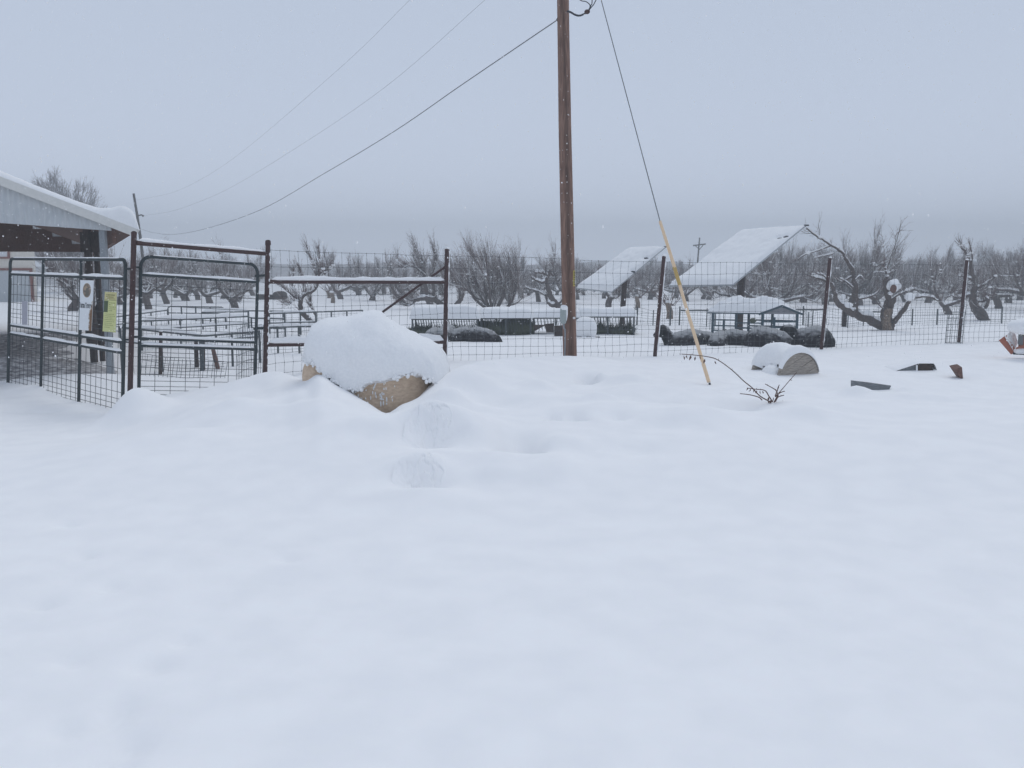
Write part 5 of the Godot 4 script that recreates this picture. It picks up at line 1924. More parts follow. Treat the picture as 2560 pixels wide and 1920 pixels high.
func make_boards() -> void:
	var specs := [
		["buried_slab", "long grey slab edge showing under snow, nearest of the three buried pieces at the right", "slab", [[2128, 952], [2172, 957], [2228, 965], [2212, 978], [2196, 978], [2170, 966], [2128, 959]], 12.6, Vector3(0.02, 0.0, -0.07), M.grey_board],
		["buried_box", "dark buried box with a grey side and a black open end at the right", "box", [[2243, 925], [2292, 912], [2294, 929], [2243, 929]], 14.55, Vector3(0.1, 0.02, -0.3), M.grey_board],
		["buried_board", "brown board end sticking out of the snow right of the buried box", "board", [[2385, 922], [2405, 918], [2408, 950], [2403, 949]], 13.8, Vector3(0.02, 0.03, -0.2), M.brown_board]]
	for s in specs:
		var pts := []
		var low: Array = s[3][0]
		for q in s[3]:
			if q[1] > low[1]:
				low = q
		s[4] = -meet(low[0], low[1] - 3).z
		for q in s[3]:
			pts.append(at(q[0], q[1] + (14.0 if s[0] == "buried_slab" and q[1] > 957 and q != s[3][2] else 0.0), s[4]))
		var mid := Vector3.ZERO
		for p in pts:
			mid += p
		mid /= pts.size()
		var o := thing(s[0], s[1], s[2], Vector3(mid.x, gy(mid.x, mid.z), mid.z))
		var mb := MB.new()
		if s[0] == "buried_slab":
			mb.prism([pts[0], pts[1], pts[5], pts[6]], s[5])
			mb.prism([pts[1], pts[2], pts[3], pts[4], pts[5]], s[5])
		else:
			mb.prism(pts, s[5])
		part(o, "edge", mb, s[6])
		if s[0] == "buried_box":
			mb = MB.new()
			var e := []
			for q in [[2294, 911], [2310, 909], [2330, 912], [2334, 917], [2330, 920], [2334, 924], [2329, 930], [2294, 930]]:
				e.append(at(q[0], q[1], s[4] - 0.03))
			mb.prism(e, Vector3(0.05, 0, -0.3))
			part(o, "open_end", mb, M.dark_wood)
			mb = MB.new()
			mb.beam(at(2292, 913, s[4] - 0.05), at(2292, 930, s[4] - 0.05), 0.02, 0.02)
			part(o, "snow_edge", mb, M.loose_snow)
		# snow lying on it, running back into the drift
		if s[0] != "buried_box":
			continue
		mb = MB.new()
		var a: Vector3 = pts[0]
		var b: Vector3 = pts[2] if s[0] == "buried_slab" else pts[1]
		if s[0] == "buried_box":
			b = at(2332, 911, s[4])
		var w := 30
		var h := 14
		for r in h:
			for q in w:
				var u := lerpf(-0.15, 1.15, q / float(w - 1))
				var t := r / float(h - 1)
				var p := a.lerp(b, clampf(u, 0.0, 1.0))
				if s[0] == "buried_box":
					p.y = lerpf(at(2243, 926, s[4]).y, at(2310, 909, s[4]).y, clampf(u * 1.7, 0.0, 1.0))
				p += (b - a) * (u - clampf(u, 0.0, 1.0)) + Vector3(0, 0, 0.02 - t * 0.8)
				var g := gy(p.x, p.z)
				var out := clampf(absf(u - clampf(u, 0, 1)) / 0.15 + smoothstep(0.35, 1.0, t), 0, 1)
				p.y = lerpf(p.y + 0.035 * sqrt(clampf(t * 6.0, 0, 1)) + 0.004, g - 0.02, smoothstep(0.0, 1.0, out))
				mb.vert(p, Vector3.UP)
		mb.grid(w, h, 0)
		mb.renormal(0)
		part(o, "snow", mb, M.snow)

# ------------------------------------------------------------------ dead weed poking through
func make_weed() -> void:
	var o := thing("dead_weed", "dead brown weed with a long arching stem and dried leaves poking out of the snow", "weed", meet(1935, 1004))
	var wd := -o.position.z - 0.03
	var stems := [
		[[1699, 885], [1730, 887], [1770, 892], [1795, 900], [1830, 925], [1860, 953], [1880, 969], [1900, 990], [1925, 1004]],
		[[1868, 970], [1890, 973], [1912, 976], [1922, 990], [1932, 1005]],
		[[1850, 984], [1875, 987], [1897, 993], [1905, 1000]],
		[[1992, 931], [1975, 950], [1958, 970], [1948, 982], [1935, 1005]],
		[[1913, 960], [1928, 968], [1940, 976], [1945, 990], [1938, 1004]],
		[[1960, 988], [1945, 993], [1935, 1006]],
		[[1962, 978], [1950, 982], [1938, 992]],
		[[1948, 962], [1944, 974], [1938, 990]]]
	var i := 0
	for s in stems:
		var pts := []
		for k in s.size():
			pts.append(at(s[k][0], s[k][1], wd - 0.02 * i + 0.03 * sin(k * 1.3)))
		var sm := smooth(pts, 4)
		var mb := MB.new()
		mb.tube(sm, taper(sm.size(), 0.005, 0.0085) if i != 3 else taper(sm.size(), 0.004, 0.006), 5)
		for k in range(2, sm.size() - 2, 2):
			var p: Vector3 = sm[k]
			mb.tube([p, p + Vector3(rng.randf_range(-0.012, 0.012), rng.randf_range(-0.01, 0.02), rng.randf_range(-0.01, 0.01))], [0.004, 0.002], 4)
		part(o, "stem", mb, M.dry_leaf)
		i += 1
	var leaves := [[1709, 892, 1], [1717, 891, 0.8], [1727, 891, 1.2], [1738, 894, 1], [1750, 893, 0.8], [1762, 900, 1.1], [1787, 905, 0.8], [1868, 972, 0.7], [1876, 975, 0.7], [1883, 977, 0.7], [1892, 979, 0.7], [1900, 979, 0.9], [1906, 980, 0.7], [1922, 995, 1], [1928, 1000, 1.1], [1933, 996, 1], [1938, 1000, 0.9], [1926, 1004, 1], [1946, 968, 0.8], [1978, 949, 0.6], [1956, 1004, 0.4], [1920, 1003, 0.8]]
	for l in leaves:
		var p := at(l[0], l[1] - 3, wd - 0.04)
		var mb := MB.new()
		var ln: float = 0.055 * l[2]
		var tw := rng.randf_range(-0.8, 0.8)
		var sd: Vector3 = Vector3(cos(tw), 0, sin(tw)) * 0.013 * l[2]
		var m := p + Vector3(rng.randf_range(-0.01, 0.01), -ln * 0.5, 0.006)
		var e := p + Vector3(rng.randf_range(-0.02, 0.02), -ln, 0)
		mb.quad(p - sd * 0.15, p + sd * 0.15, m + sd, m - sd, Vector3.BACK)
		mb.quad(m - sd, m + sd, e + sd * 0.2, e - sd * 0.2, Vector3.BACK)
		part(o, "leaf", mb, M.dry_leaf)

# ------------------------------------------------------------------ orange machine at the right edge
func make_orange() -> void:
	var d := 17.6
	var o := thing("orange_cart", "orange-red painted farm cart half out of frame at the right, tilted tray full of snow", "cart", on(2540, d))
	var mb := MB.new()
	var p0 := at(2497, 851, d)
	var p1 := at(2510.5, 841, d)
	var p2 := at(2536, 881, d)
	var p3 := at(2527.5, 886.5, d)
	var bk := Vector3(0.06, 0.03, -0.03)
	mb.prism([p0, p1, p2, p3], bk)
	part(o, "tray_lip", mb, M.orange_paint)
	mb = MB.new()
	var q0 := at(2511, 842, d - 0.005)
	var q1 := at(2535, 823, d + 0.25)
	var q2 := at(2544, 856, d + 0.25)
	var q3 := at(2536, 881, d - 0.005)
	mb.prism([q0, q1, q2, q3], Vector3(0.02, -0.01, -0.05))
	var tr := part(o, "tray", mb, M.orange_paint)
	mb = MB.new()
	var w := 20
	for r in w:
		for q in w:
			var u := q / float(w - 1)
			var t := r / float(w - 1)
			var p := q0.lerp(q3, u).lerp(q1.lerp(q2, u), t)
			var k := noise_b.get_noise_2d(u * 9.0, t * 9.0)
			mb.vert(p + Vector3(-0.012, 0.01, 0.02) * (1.0 + k * 2.2 - 1.5 * maxf(0.0, u - 0.62)), Vector3.BACK)
	mb.grid(w, w, 0)
	mb.renormal(0)
	for i in mb.n.size():
		if mb.n[i].z < 0:
			mb.n[i] = -mb.n[i]
	part(tr, "snow", mb, M.loose_snow)
	var ext := Vector3(0.75, -0.03, -0.1)
	mb = MB.new()
	var r0 := at(2531, 815, d - 0.1)
	var r1 := at(2549, 827, d - 0.1)
	mb.prism([r0, at(2545, 817, d - 0.1), at(2550, 818, d - 0.1), r1], ext)
	var roof := part(o, "hood", mb, M.orange_paint)
	mb = MB.new()
	mb.blob(at(2587, 817, d - 0.3), Vector3(0.47, 0.17, 0.35), noise_a, 0.25, 26, 16, 0.8)
	part(roof, "snow", mb, M.loose_snow)
	mb = MB.new()
	mb.prism([at(2548, 827, d + 0.02), at(2545, 872, d + 0.02), at(2553, 874, d + 0.02), at(2555, 826, d + 0.02)], ext)
	part(o, "housing", mb, M.orange_paint)
	mb = MB.new()
	mb.prism([at(2546, 834, d - 0.05), at(2544, 861, d - 0.05), at(2557, 863, d - 0.05), at(2560, 834, d - 0.05)], Vector3(0.03, 0, -0.05))
	part(o, "grille", mb, M.grey_board)
	mb = MB.new()
	mb.beam(at(2547.5, 832, d - 0.08), at(2575, 835, d - 0.08), 0.03, 0.03)
	part(o, "stripe", mb, M.yellow_paint)
	mb = MB.new()
	mb.prism([at(2541, 868, d - 0.06), at(2539, 873, d - 0.06), at(2556, 873, d - 0.06), at(2560, 862, d - 0.06)], ext)
	part(o, "lower_frame", mb, M.orange_paint)
	mb = MB.new()
	mb.beam(at(2533, 883, d), at(2640, 888, d - 0.1), 0.05, 0.05)
	part(o, "axle", mb, M.black_cable)
	mb = MB.new()
	mb.blob(at(2552, 878, d - 0.02), Vector3(0.13, 0.055, 0.12), noise_b, 0.2, 14, 9, 0.7)
	part(o, "snow", mb, M.loose_snow)

# ------------------------------------------------------------------ falling snow
func make_flakes() -> void:
	var s := SphereMesh.new()
	s.radius = 1.0
	s.height = 2.0
	s.radial_segments = 6
	s.rings = 3
	var mm := MultiMesh.new()
	mm.transform_format = MultiMesh.TRANSFORM_3D
	mm.mesh = s
	mm.instance_count = 5200
	for i in 5200:
		var d := 2.2 + 13.5 * pow(rng.randf(), 0.6)
		var p := Vector3(rng.randf_range(-0.62, 0.62) * d, 0, -d)
		p.y = rng.randf_range(maxf(0.3, 1.65 - d * 0.10), 1.65 + d * 0.34)
		var r := rng.randf_range(0.0016, 0.0042) * (0.6 + 0.04 * d)
		mm.set_instance_transform(i, Transform3D(Basis.from_euler(rv(3.0)).scaled(Vector3(r, r * rng.randf_range(1.0, 1.8), r)), p))
	var o := MultiMeshInstance3D.new()
	o.name = "falling_snow"
	o.multimesh = mm
	o.material_override = M.flake
	add_child(o)
	o.set_meta("kind", "stuff")
	o.set_meta("label", "loose snowflakes falling through the air in front of the yard")
	o.set_meta("category", "snowfall")

# ------------------------------------------------------------------ orchard
func cap_snow(mb: MB, pts: Array, rad: Array, depth: float) -> void:  # snow along the upper side of a limb, thick where it lies flat
	var c := []
	var w := []
	var h := []
	for i in pts.size():
		var t: Vector3 = (pts[mini(i + 1, pts.size() - 1)] - pts[maxi(i - 1, 0)]).normalized()
		var flat := clampf(1.15 - absf(t.y) * 1.25, 0.0, 1.0)
		var k := 0.55 + 0.9 * absf(noise_b.get_noise_3dv(pts[i] * 3.0 + Vector3(depth, 0, 0) * 50.0))
		var up := (Vector3.UP - t * t.y).normalized()
		var e := 0.3 if i == 0 or i == pts.size() - 1 else 1.0
		var hh: float = (depth * flat * k + rad[i] * 0.15) * e
		c.append(pts[i] + up * (rad[i] * 0.72 + hh * 0.4))
		w.append(maxf(0.003, rad[i] * 0.95 * (0.25 + 0.75 * flat) * e))
		h.append(maxf(0.003, hh * 0.75))
	mb.etube(c, w, h, 6)

func limb_path(p: Vector3, dir: Vector3, ln: float, n: int, wob: float, lift: float) -> Array:
	var pts := [p]
	var d := dir.normalized()
	for i in n:
		d = (d + rv(wob) + Vector3(0, lift, 0)).normalized()
		p += d * (ln / n)
		pts.append(p)
	return pts

func sprout(mb: MB, p: Vector3, dir: Vector3, ln: float, r: float, side: int) -> void:
	var d := dir.normalized()
	var m := p + d * ln * 0.5 + rv(0.02)
	var e := p + (d + Vector3(-0.06, 0.10, 0)).normalized() * ln + rv(0.03)
	mb.tube([p, m, e], [r, r * 0.75, r * 0.35], 3, false)
	for k in side:
		var u := rng.randf_range(0.2, 0.95)
		var q := p.lerp(m, u * 2.0) if u < 0.5 else m.lerp(e, u * 2.0 - 1.0)
		var sd := (d * 0.8 + rv(0.75)).normalized()
		mb.tube([q, q + sd * ln * rng.randf_range(0.14, 0.36)], [r * 0.55, r * 0.25], 3, false)

# spec: trunk height, trunk radius, lean, limbs, reach, sprouts, sprout length, snow depth
func orchard_meshes(sd: int, spec: Dictionary) -> Array:
	rng.seed = sd
	var wood := MB.new()
	var tw := MB.new()
	var sn := MB.new()
	var th: float = spec.h
	var r: float = spec.r
	var lean: Vector3 = spec.get("lean", Vector3.ZERO)
	var tp := smooth([Vector3(0, -0.5, 0), Vector3(0, 0.0, 0), Vector3(0, th * 0.5, 0) + lean * 0.35 + rv(0.05), Vector3(0, th, 0) + lean], 3)
	var tr := []
	for i in tp.size():
		tr.append(r * (1.25 - 0.35 * i / tp.size()) * (1.0 + 0.12 * noise_b.get_noise_1d(i * 7.0 + sd)))
	wood.tube(tp, tr, 9)
	cap_snow(sn, tp.slice(2), tr.slice(2), spec.snow * 0.8)
	var top: Vector3 = tp[-1]
	var spots := []
	var n: int = spec.limbs
	for k in n:
		var az := TAU * (k + rng.randf_range(-0.28, 0.28)) / n + sd
		var el := rng.randf_range(0.15, 0.75)
		var dir := Vector3(cos(az) * cos(el), sin(el), sin(az) * cos(el))
		var ln: float = spec.reach * rng.randf_range(0.75, 1.15)
		var lp := smooth(limb_path(top - Vector3(0, rng.randf() * 0.12, 0), dir, ln, 6, 0.26, spec.get("lift", 0.10)), 2)
		var lr := taper(lp.size(), r * 0.62, r * 0.2)
		wood.tube(lp, lr, 7)
		cap_snow(sn, lp, lr, spec.snow)
		for j in range(3, lp.size()):
			spots.append([lp[j], lr[j] * 0.5, (lp[j] - lp[j - 1]).normalized()])
		for s in 4:
			var j := rng.randi_range(4, lp.size() - 1)
			var sdir: Vector3 = (lp[j] - lp[j - 1]).normalized() * 0.7 + rv(0.9) + Vector3(0, 0.35, 0)
			var sp := limb_path(lp[j], sdir, ln * rng.randf_range(0.3, 0.62), 5, 0.32, 0.14)
			var sr := taper(sp.size(), lr[j] * 0.62, 0.010)
			wood.tube(sp, sr, 5)
			cap_snow(sn, sp, sr, spec.snow * 0.6)
			for q in range(1, sp.size()):
				spots.append([sp[q], sr[q] * 0.6, (sp[q] - sp[q - 1]).normalized()])
	var bias: Vector3 = spec.get("bias", Vector3(-0.22, 1.0, 0))
	for k in spec.sprouts:
		var s: Array = spots[rng.randi() % spots.size()]
		var dir: Vector3 = bias + s[2] * 0.55 + rv(0.42)
		if rng.randf() < 0.16:
			dir = s[2] + rv(0.8) + Vector3(0, -0.25, 0)
		sprout(sn if rng.randf() < 0.26 else tw, s[0] + rv(0.03), dir, spec.len * rng.randf_range(0.35, 1.0), rng.randf_range(0.0045, 0.008), rng.randi_range(3, 5))
	for k in spec.get("clumps", 60):
		var s: Array = spots[rng.randi() % spots.size()]
		var q := rng.randf_range(0.025, 0.075)
		sn.blob(s[0] + Vector3(0, s[1] + q * 0.3, 0), Vector3(q * 1.3, q * 0.75, q * 1.1), noise_b, 0.4, 7, 5, 1.0, Color.WHITE, 5.0)
	return [wood.mesh(Vector3.ZERO), tw.mesh(Vector3.ZERO), sn.mesh(Vector3.ZERO), wood.ix.size() + tw.ix.size() + sn.ix.size()]

func place_tree(ms: Array, px: float, d: float, size: Vector3, turn: float, label: String, group := "", base_y := -1.0) -> Node3D:
	var p := on(px, d)
	if base_y > 0.0:
		p.y = at(px, base_y, d).y
	var o := thing("orchard_tree", label, "tree", p, group)
	o.rotation.y = turn
	o.scale = size
	var names := ["trunk", "twigs", "snow"]
	var mats := [M.bark, M.twig, M.loose_snow]
	for k in 3:
		var m := MeshInstance3D.new()
		m.name = names[k]
		m.mesh = ms[k]
		m.material_override = mats[k]
		o.add_child(m, true)
		if k > 0:
			m.set_meta("kind", "stuff")
	return o

# a tree drawn limb by limb after the photograph: every limb is [r0, r1, depth drift, [pixels]]
func drawn_tree(label: String, base_px: float, d: float, limbs: Array, sprouts: int, ln: float, snow: float, m: Material, bias := Vector3(-0.2, 1, 0)) -> Node3D:
	var o := thing("orchard_tree", label, "tree", on(base_px, d))
	var wood := MB.new()
	var tw := MB.new()
	var sn := MB.new()
	var fine := []
	var spots := []
	for l in limbs:
		var pts := []
		var c: int = l[3].size()
		for k in c:
			var u: float = k / float(maxi(c - 1, 1))
			pts.append(at(l[3][k][0], l[3][k][1], d + l[2] * u + (l[4] if l.size() > 4 else 0.0)))
		var sm := smooth(pts, 5)
		var rr := []
		for i in sm.size():
			var u := i / float(sm.size() - 1)
			rr.append(lerpf(l[0], l[1], pow(u, 0.8)) * (1.0 + 0.16 * noise_b.get_noise_3dv(sm[i] * 4.0)))
			if i > 0 and i < sm.size() - 1:
				sm[i] += rv(minf(0.02, l[0] * 0.25))
		wood.tube(sm, rr, 9 if l[0] > 0.06 else 6)
		if l[0] > 0.012:
			cap_snow(sn, sm, rr, snow * clampf(l[0] / 0.08, 0.35, 1.0))
		for i in range(2 if l[0] < 0.1 else sm.size() / 2, sm.size()):
			fine.append([sm[i], (sm[i] - sm[i - 1]).normalized()])
			if l[0] >= 0.02:
				spots.append([sm[i], rr[i], (sm[i] - sm[i - 1]).normalized()])
	for k in sprouts:
		var s: Array = spots[rng.randi() % spots.size()]
		var dir: Vector3 = bias * 0.8 + s[2] * 0.8 + rv(0.6)
		sprout(sn if rng.randf() < 0.15 else tw, s[0], dir, ln * rng.randf_range(0.3, 1.0), rng.randf_range(0.005, 0.008), rng.randi_range(1, 4))
	for k in (260 if label.begins_with("gnarled") else 60):
		var l: Array = fine[rng.randi() % fine.size()]
		sprout(tw, l[0], l[1] * 0.6 + rv(0.9) + Vector3(0, 0.1, 0), rng.randf_range(0.12, 0.5), 0.0045, 3)
	for k in sprouts / 9:
		var s: Array = spots[rng.randi() % spots.size()]
		var q := rng.randf_range(0.02, 0.06)
		sn.blob(s[0] + Vector3(0, s[1] + q * 0.2, 0), Vector3(q * 1.4, q * 0.8, q * 1.1), noise_b, 0.4, 7, 5, 1.0, Color.WHITE, 5.0)
	part(o, "trunk", wood, m)
	part(o, "twigs", tw, M.twig, true)
	part(o, "snow", sn, M.loose_snow, true)
	return o

func make_orchard() -> void:
	rng.seed = 77
	# --- trees that stand out, drawn after the photograph
	var big := drawn_tree("gnarled old apple tree with a pale split trunk and one long limb reaching left", 2215, 27.0, [
		[0.20, 0.15, 0.0, [[2220, 835], [2218, 815], [2214, 790], [2222, 765], [2228, 748]]],
		[0.15, 0.11, 0.3, [[2222, 822], [2200, 812], [2170, 798], [2140, 786], [2132, 772]]],
		[0.12, 0.05, 0.5, [[2136, 782], [2138, 755], [2138, 720], [2134, 690], [2126, 665], [2112, 645]]],
		[0.055, 0.018, 0.4, [[2128, 672], [2112, 640], [2095, 624], [2070, 608], [2045, 592], [2016, 571]], 0.5],
		[0.022, 0.008, 0.2, [[2078, 614], [2060, 621], [2035, 630], [2010, 638], [1990, 652]], 0.8],
		[0.016, 0.006, 0.2, [[2086, 634], [2060, 640], [2035, 645]], 0.8],
		[0.010, 0.004, 0.2, [[2046, 593], [2050, 580], [2046, 566], [2048, 553]], 0.9],
		[0.012, 0.005, 0.2, [[2050, 596], [2030, 585], [2006, 582]], 0.9],
		[0.11, 0.05, -0.5, [[2136, 786], [2110, 770], [2092, 752], [2086, 728], [2076, 708]]],
		[0.045, 0.012, -0.2, [[2082, 718], [2060, 700], [2040, 694], [2026, 690]], -0.4],
		[0.03, 0.012, -0.2, [[2074, 708], [2060, 690], [2042, 684]], -0.5],
		[0.14, 0.07, -0.3, [[2216, 806], [2222, 775], [2224, 752], [2216, 728], [2212, 700]]],
		[0.06, 0.02, 0.1, [[2214, 730], [2218, 700], [2216, 680], [2208, 660]], -0.2],
		[0.0199, 0.010, 0.2, [[2218, 670], [2228, 640], [2240, 605], [2247, 580], [2251, 563]], -0.1],
		[0.012, 0.005, 0.1, [[2240, 606], [2238, 592], [2245, 580]], 0.0],
		[0.010, 0.004, 0.1, [[2230, 640], [2245, 615], [2262, 597]], 0.0],
		[0.009, 0.004, 0.1, [[2214, 690], [2212, 650], [2209, 610], [2204, 590]], 0.0],
		[0.09, 0.05, -0.6, [[2226, 818], [2238, 800], [2256, 778], [2270, 758], [2280, 745]]],
		[0.04, 0.012, -0.3, [[2280, 747], [2305, 742], [2330, 744], [2345, 752]], -0.5],
		[0.035, 0.010, -0.3, [[2222, 752], [2245, 738], [2262, 730], [2280, 722]], -0.2],
		[0.03, 0.010, 0.4, [[2140, 748], [2165, 745], [2190, 735], [2200, 722]], 0.2],
		[0.03, 0.010, -0.2, [[2138, 725], [2115, 705], [2098, 696]], 0.2],
		[0.022, 0.008, 0.3, [[2138, 700], [2150, 690], [2158, 696]], 0.2],
		[0.02, 0.008, -0.2, [[2216, 778], [2200, 765], [2190, 750]], 0.0],
		[0.03, 0.012, -0.2, [[2130, 690], [2105, 705], [2090, 695]], 0.2]], 150, 0.34, 0.22, M.bark, Vector3(0, 0.7, 0))
	for q in [[2233, 712, 26.6, 0.22, 0.19, 0.2], [2226, 733, 26.5, 0.09, 0.07, 0.09], [2272, 742, 26.3, 0.17, 0.12, 0.15], [2118, 762, 26.9, 0.2, 0.09, 0.15], [2108, 742, 26.8, 0.09, 0.11, 0.1]]:
		var lb := MB.new()
		lb.blob(at(q[0], q[1], q[2]), Vector3(q[3], q[4], q[5]) * 0.92, noise_b, 0.6, 20, 14, 0.95, Color.WHITE, 5.0)
		part(big, "snow_lump", lb, M.loose_snow)
	var sb := MB.new()
	sb.blob(at(2234, 722, 26.42), Vector3(0.10, 0.12, 0.05), noise_b, 0.4, 12, 8, 1.0, Color.WHITE, 6.0)
	part(big, "burl", sb, M.brown_board)
	sb = MB.new()
	var bp := smooth([at(2220, 833, 26.93), at(2217, 812, 26.9), at(2217, 792, 26.87), at(2224, 770, 26.84)], 5)
	sb.tube(bp, taper(bp.size(), 0.175, 0.10), 12)
	for i in sb.v.size():
		sb.v[i] += sb.n[i] * noise_b.get_noise_3dv(sb.v[i] * Vector3(9, 2, 9)) * 0.06
	sb.renormal(0)
	part(big, "bare_wood", sb, M.pale_bark)
	drawn_tree("slim young orchard tree with a forked trunk beside the boulder's snowy peak", 772, 31.0, [
		[0.10, 0.075, 0.0, [[786, 812], [770, 795], [757, 783], [752, 770], [751, 748]]],
		[0.045, 0.03, 0.0, [[791, 790], [782, 775], [776, 760], [777, 742]]],
		[0.06, 0.03, -0.2, [[751, 748], [765, 736], [785, 726], [795, 708], [792, 690]]],
		[0.04, 0.012, 0.2, [[751, 750], [738, 730], [730, 705], [735, 680]]],
		[0.035, 0.010, 0.2, [[752, 752], [730, 738], [712, 722], [700, 716]]],
		[0.04, 0.010, 0.1, [[792, 692], [785, 665], [775, 640], [766, 612]]],
		[0.035, 0.010, -0.2, [[793, 695], [805, 680], [825, 672], [832, 664]]],
		[0.03, 0.010, 0.3, [[792, 700], [796, 672], [800, 648], [796, 625]]],
		[0.03, 0.010, 0.3, [[755, 745], [760, 715], [755, 690], [748, 670]]],
		[0.03, 0.010, -0.3, [[795, 705], [812, 690], [808, 670]]],
		[0.02, 0.008, 0.0, [[752, 755], [735, 752], [722, 762], [712, 758]]]], 700, 0.55, 0.07, M.bark, Vector3(-0.35, 1, 0))
	drawn_tree("pruned apple tree with heavy snow on bare stubs, just left of the utility pole", 1404, 38.0, [
		[0.17, 0.12, 0.0, [[1412, 778], [1398, 766], [1384, 752], [1374, 735]]],
		[0.11, 0.06, 0.0, [[1376, 740], [1370, 720], [1366, 702], [1372, 688], [1376, 675]]],
		[0.06, 0.03, 0.0, [[1366, 704], [1352, 706], [1340, 700], [1328, 692]]],
		[0.055, 0.035, 0.2, [[1370, 692], [1362, 684], [1352, 682], [1338, 682]]],
		[0.05, 0.02, 0.0, [[1376, 680], [1384, 690], [1386, 672], [1382, 664]]],
		[0.04, 0.02, 0.0, [[1366, 690], [1364, 675], [1366, 664]]],
		[0.06, 0.04, 0.3, [[1382, 764], [1372, 758], [1366, 745], [1362, 736], [1350, 732]]],
		[0.10, 0.05, -0.3, [[1392, 762], [1378, 764], [1368, 756]]],
		[0.03, 0.012, 0.3, [[1362, 738], [1345, 728], [1325, 722], [1312, 716]]],
		[0.05, 0.02, -0.3, [[1396, 762], [1408, 745], [1412, 728], [1420, 720]]]], 110, 0.45, 0.20, M.bark)
	drawn_tree("crooked tree with a long leaning trunk left of the far right fence post's foot", 2460, 33.0, [
		[0.17, 0.12, 0.0, [[2466, 806], [2452, 790], [2438, 772], [2433, 750], [2434, 725]]],
		[0.11, 0.06, 0.0, [[2434, 728], [2438, 705], [2432, 685], [2425, 660]]],
		[0.07, 0.03, 0.2, [[2426, 664], [2420, 640], [2408, 625], [2400, 612]]],
		[0.05, 0.02, -0.2, [[2428, 668], [2430, 640], [2426, 618]]],
		[0.14, 0.09, -0.2, [[2462, 795], [2458, 782], [2446, 770]]],
		[0.08, 0.03, -0.4, [[2450, 775], [2466, 765], [2470, 752], [2462, 742]]],
		[0.06, 0.02, 0.2, [[2436, 735], [2415, 740], [2395, 745], [2378, 738]]],
		[0.06, 0.02, -0.3, [[2436, 720], [2455, 715], [2478, 700], [2490, 690]]],
		[0.05, 0.02, 0.2, [[2434, 700], [2415, 692], [2396, 690]]],
		[0.05, 0.015, -0.3, [[2440, 755], [2460, 752], [2480, 742]]]], 520, 0.45, 0.17, M.bark)
	drawn_tree("apple tree with an arching snowy limb behind the right post of the first fence bay", 1106, 44.0, [
		[0.20, 0.15, 0.0, [[1112, 772], [1106, 766], [1098, 756], [1085, 747]]],
		[0.15, 0.08, 0.0, [[1088, 750], [1070, 746], [1052, 748], [1035, 752]]],
		[0.06, 0.02, 0.3, [[1036, 752], [1018, 748], [1005, 735], [992, 722]]],
		[0.12, 0.06, 0.2, [[1068, 747], [1066, 725], [1060, 700], [1062, 678], [1056, 655]]],
		[0.10, 0.05, -0.2, [[1084, 748], [1085, 722], [1078, 698], [1084, 670]]],
		[0.06, 0.02, 0.4, [[1064, 690], [1040, 670], [1020, 665], [1008, 672]]],
		[0.08, 0.03, 0.2, [[1098, 756], [1112, 742], [1105, 722], [1112, 700]]],
		[0.05, 0.02, 0.2, [[1060, 668], [1045, 640], [1036, 615]]],
		[0.05, 0.02, -0.2, [[1082, 680], [1090, 650], [1084, 620]]],
		[0.16, 0.09, -0.4, [[1110, 772], [1135, 768], [1150, 752], [1156, 735]]],
		[0.06, 0.02, 0.2, [[1152, 745], [1145, 715], [1130, 690], [1122, 665]]],
		[0.05, 0.02, 0.0, [[1040, 752], [1022, 764], [1005, 760]]]], 1400, 1.05, 0.17, M.bark, Vector3(-0.3, 1, 0))
	# --- general kinds
	var base := {"h": 0.55, "r": 0.17, "limbs": 4, "reach": 1.7, "sprouts": 340, "len": 1.3, "snow": 0.13, "lean": Vector3(-0.15, 0, 0)}
	var kinds := []
	for k in 7:
		var s := base.duplicate()
		s.h = [0.5, 0.7, 0.35, 0.6, 0.45, 0.8, 0.4][k]
		s.limbs = [4, 3, 5, 4, 3, 4, 4][k]
		s.reach = [1.7, 1.5, 1.9, 1.6, 2.0, 1.7, 1.5][k]
		s.sprouts = [900, 760, 1050, 820, 760, 950, 1000][k]
		s.len = [1.15, 1.0, 1.25, 1.05, 0.95, 1.25, 1.15][k]
		s.lean = Vector3([-0.2, 0.25, 0.05, -0.3, 0.1, -0.1, 0.2][k], 0, [0.1, -0.1, 0.0, 0.1, 0.2, -0.2, 0.1][k])
		kinds.append(orchard_meshes(100 + k, s))
	rng.seed = 401
	var bush := orchard_meshes(321, {"h": 0.08, "r": 0.15, "limbs": 8, "reach": 2.1, "sprouts": 1700, "len": 1.5, "snow": 0.05, "lift": 0.2, "bias": Vector3(-0.3, 1, 0), "clumps": 20})
	rng.seed = 402
	var S := Vector3.ONE
	place_tree(bush, 1236, 40.0, Vector3(0.98, 0.95, 0.98), 0.4, "broad bushy fruit tree of many upright stems left of the utility pole")
	place_tree(kinds[2], 1927, 46.0, Vector3(1.15, 1.0, 1.15), 2.0, "dense twiggy apple tree with a stout double trunk behind the metal shelter")
	place_tree(kinds[1], 1521, 45.0, Vector3(0.9, 0.8, 0.9), 0.6, "apple tree with a V-shaped trunk beneath the smaller tilted panel")
	place_tree(kinds[4], 1772, 62.0, Vector3(0.95, 0.9, 0.95), 0.2, "apple tree with a V-shaped trunk beneath the larger tilted panel")
	place_tree(kinds[0], 588, 46.0, Vector3(1.0, 0.95, 1.0), 0.0, "apple tree with a snowy forked trunk seen through the right half of the walk gate")
	place_tree(kinds[3], 462, 60.0, Vector3(1.1, 1.05, 1.1), 1.0, "apple tree seen through the middle of the walk gate, two short trunks")
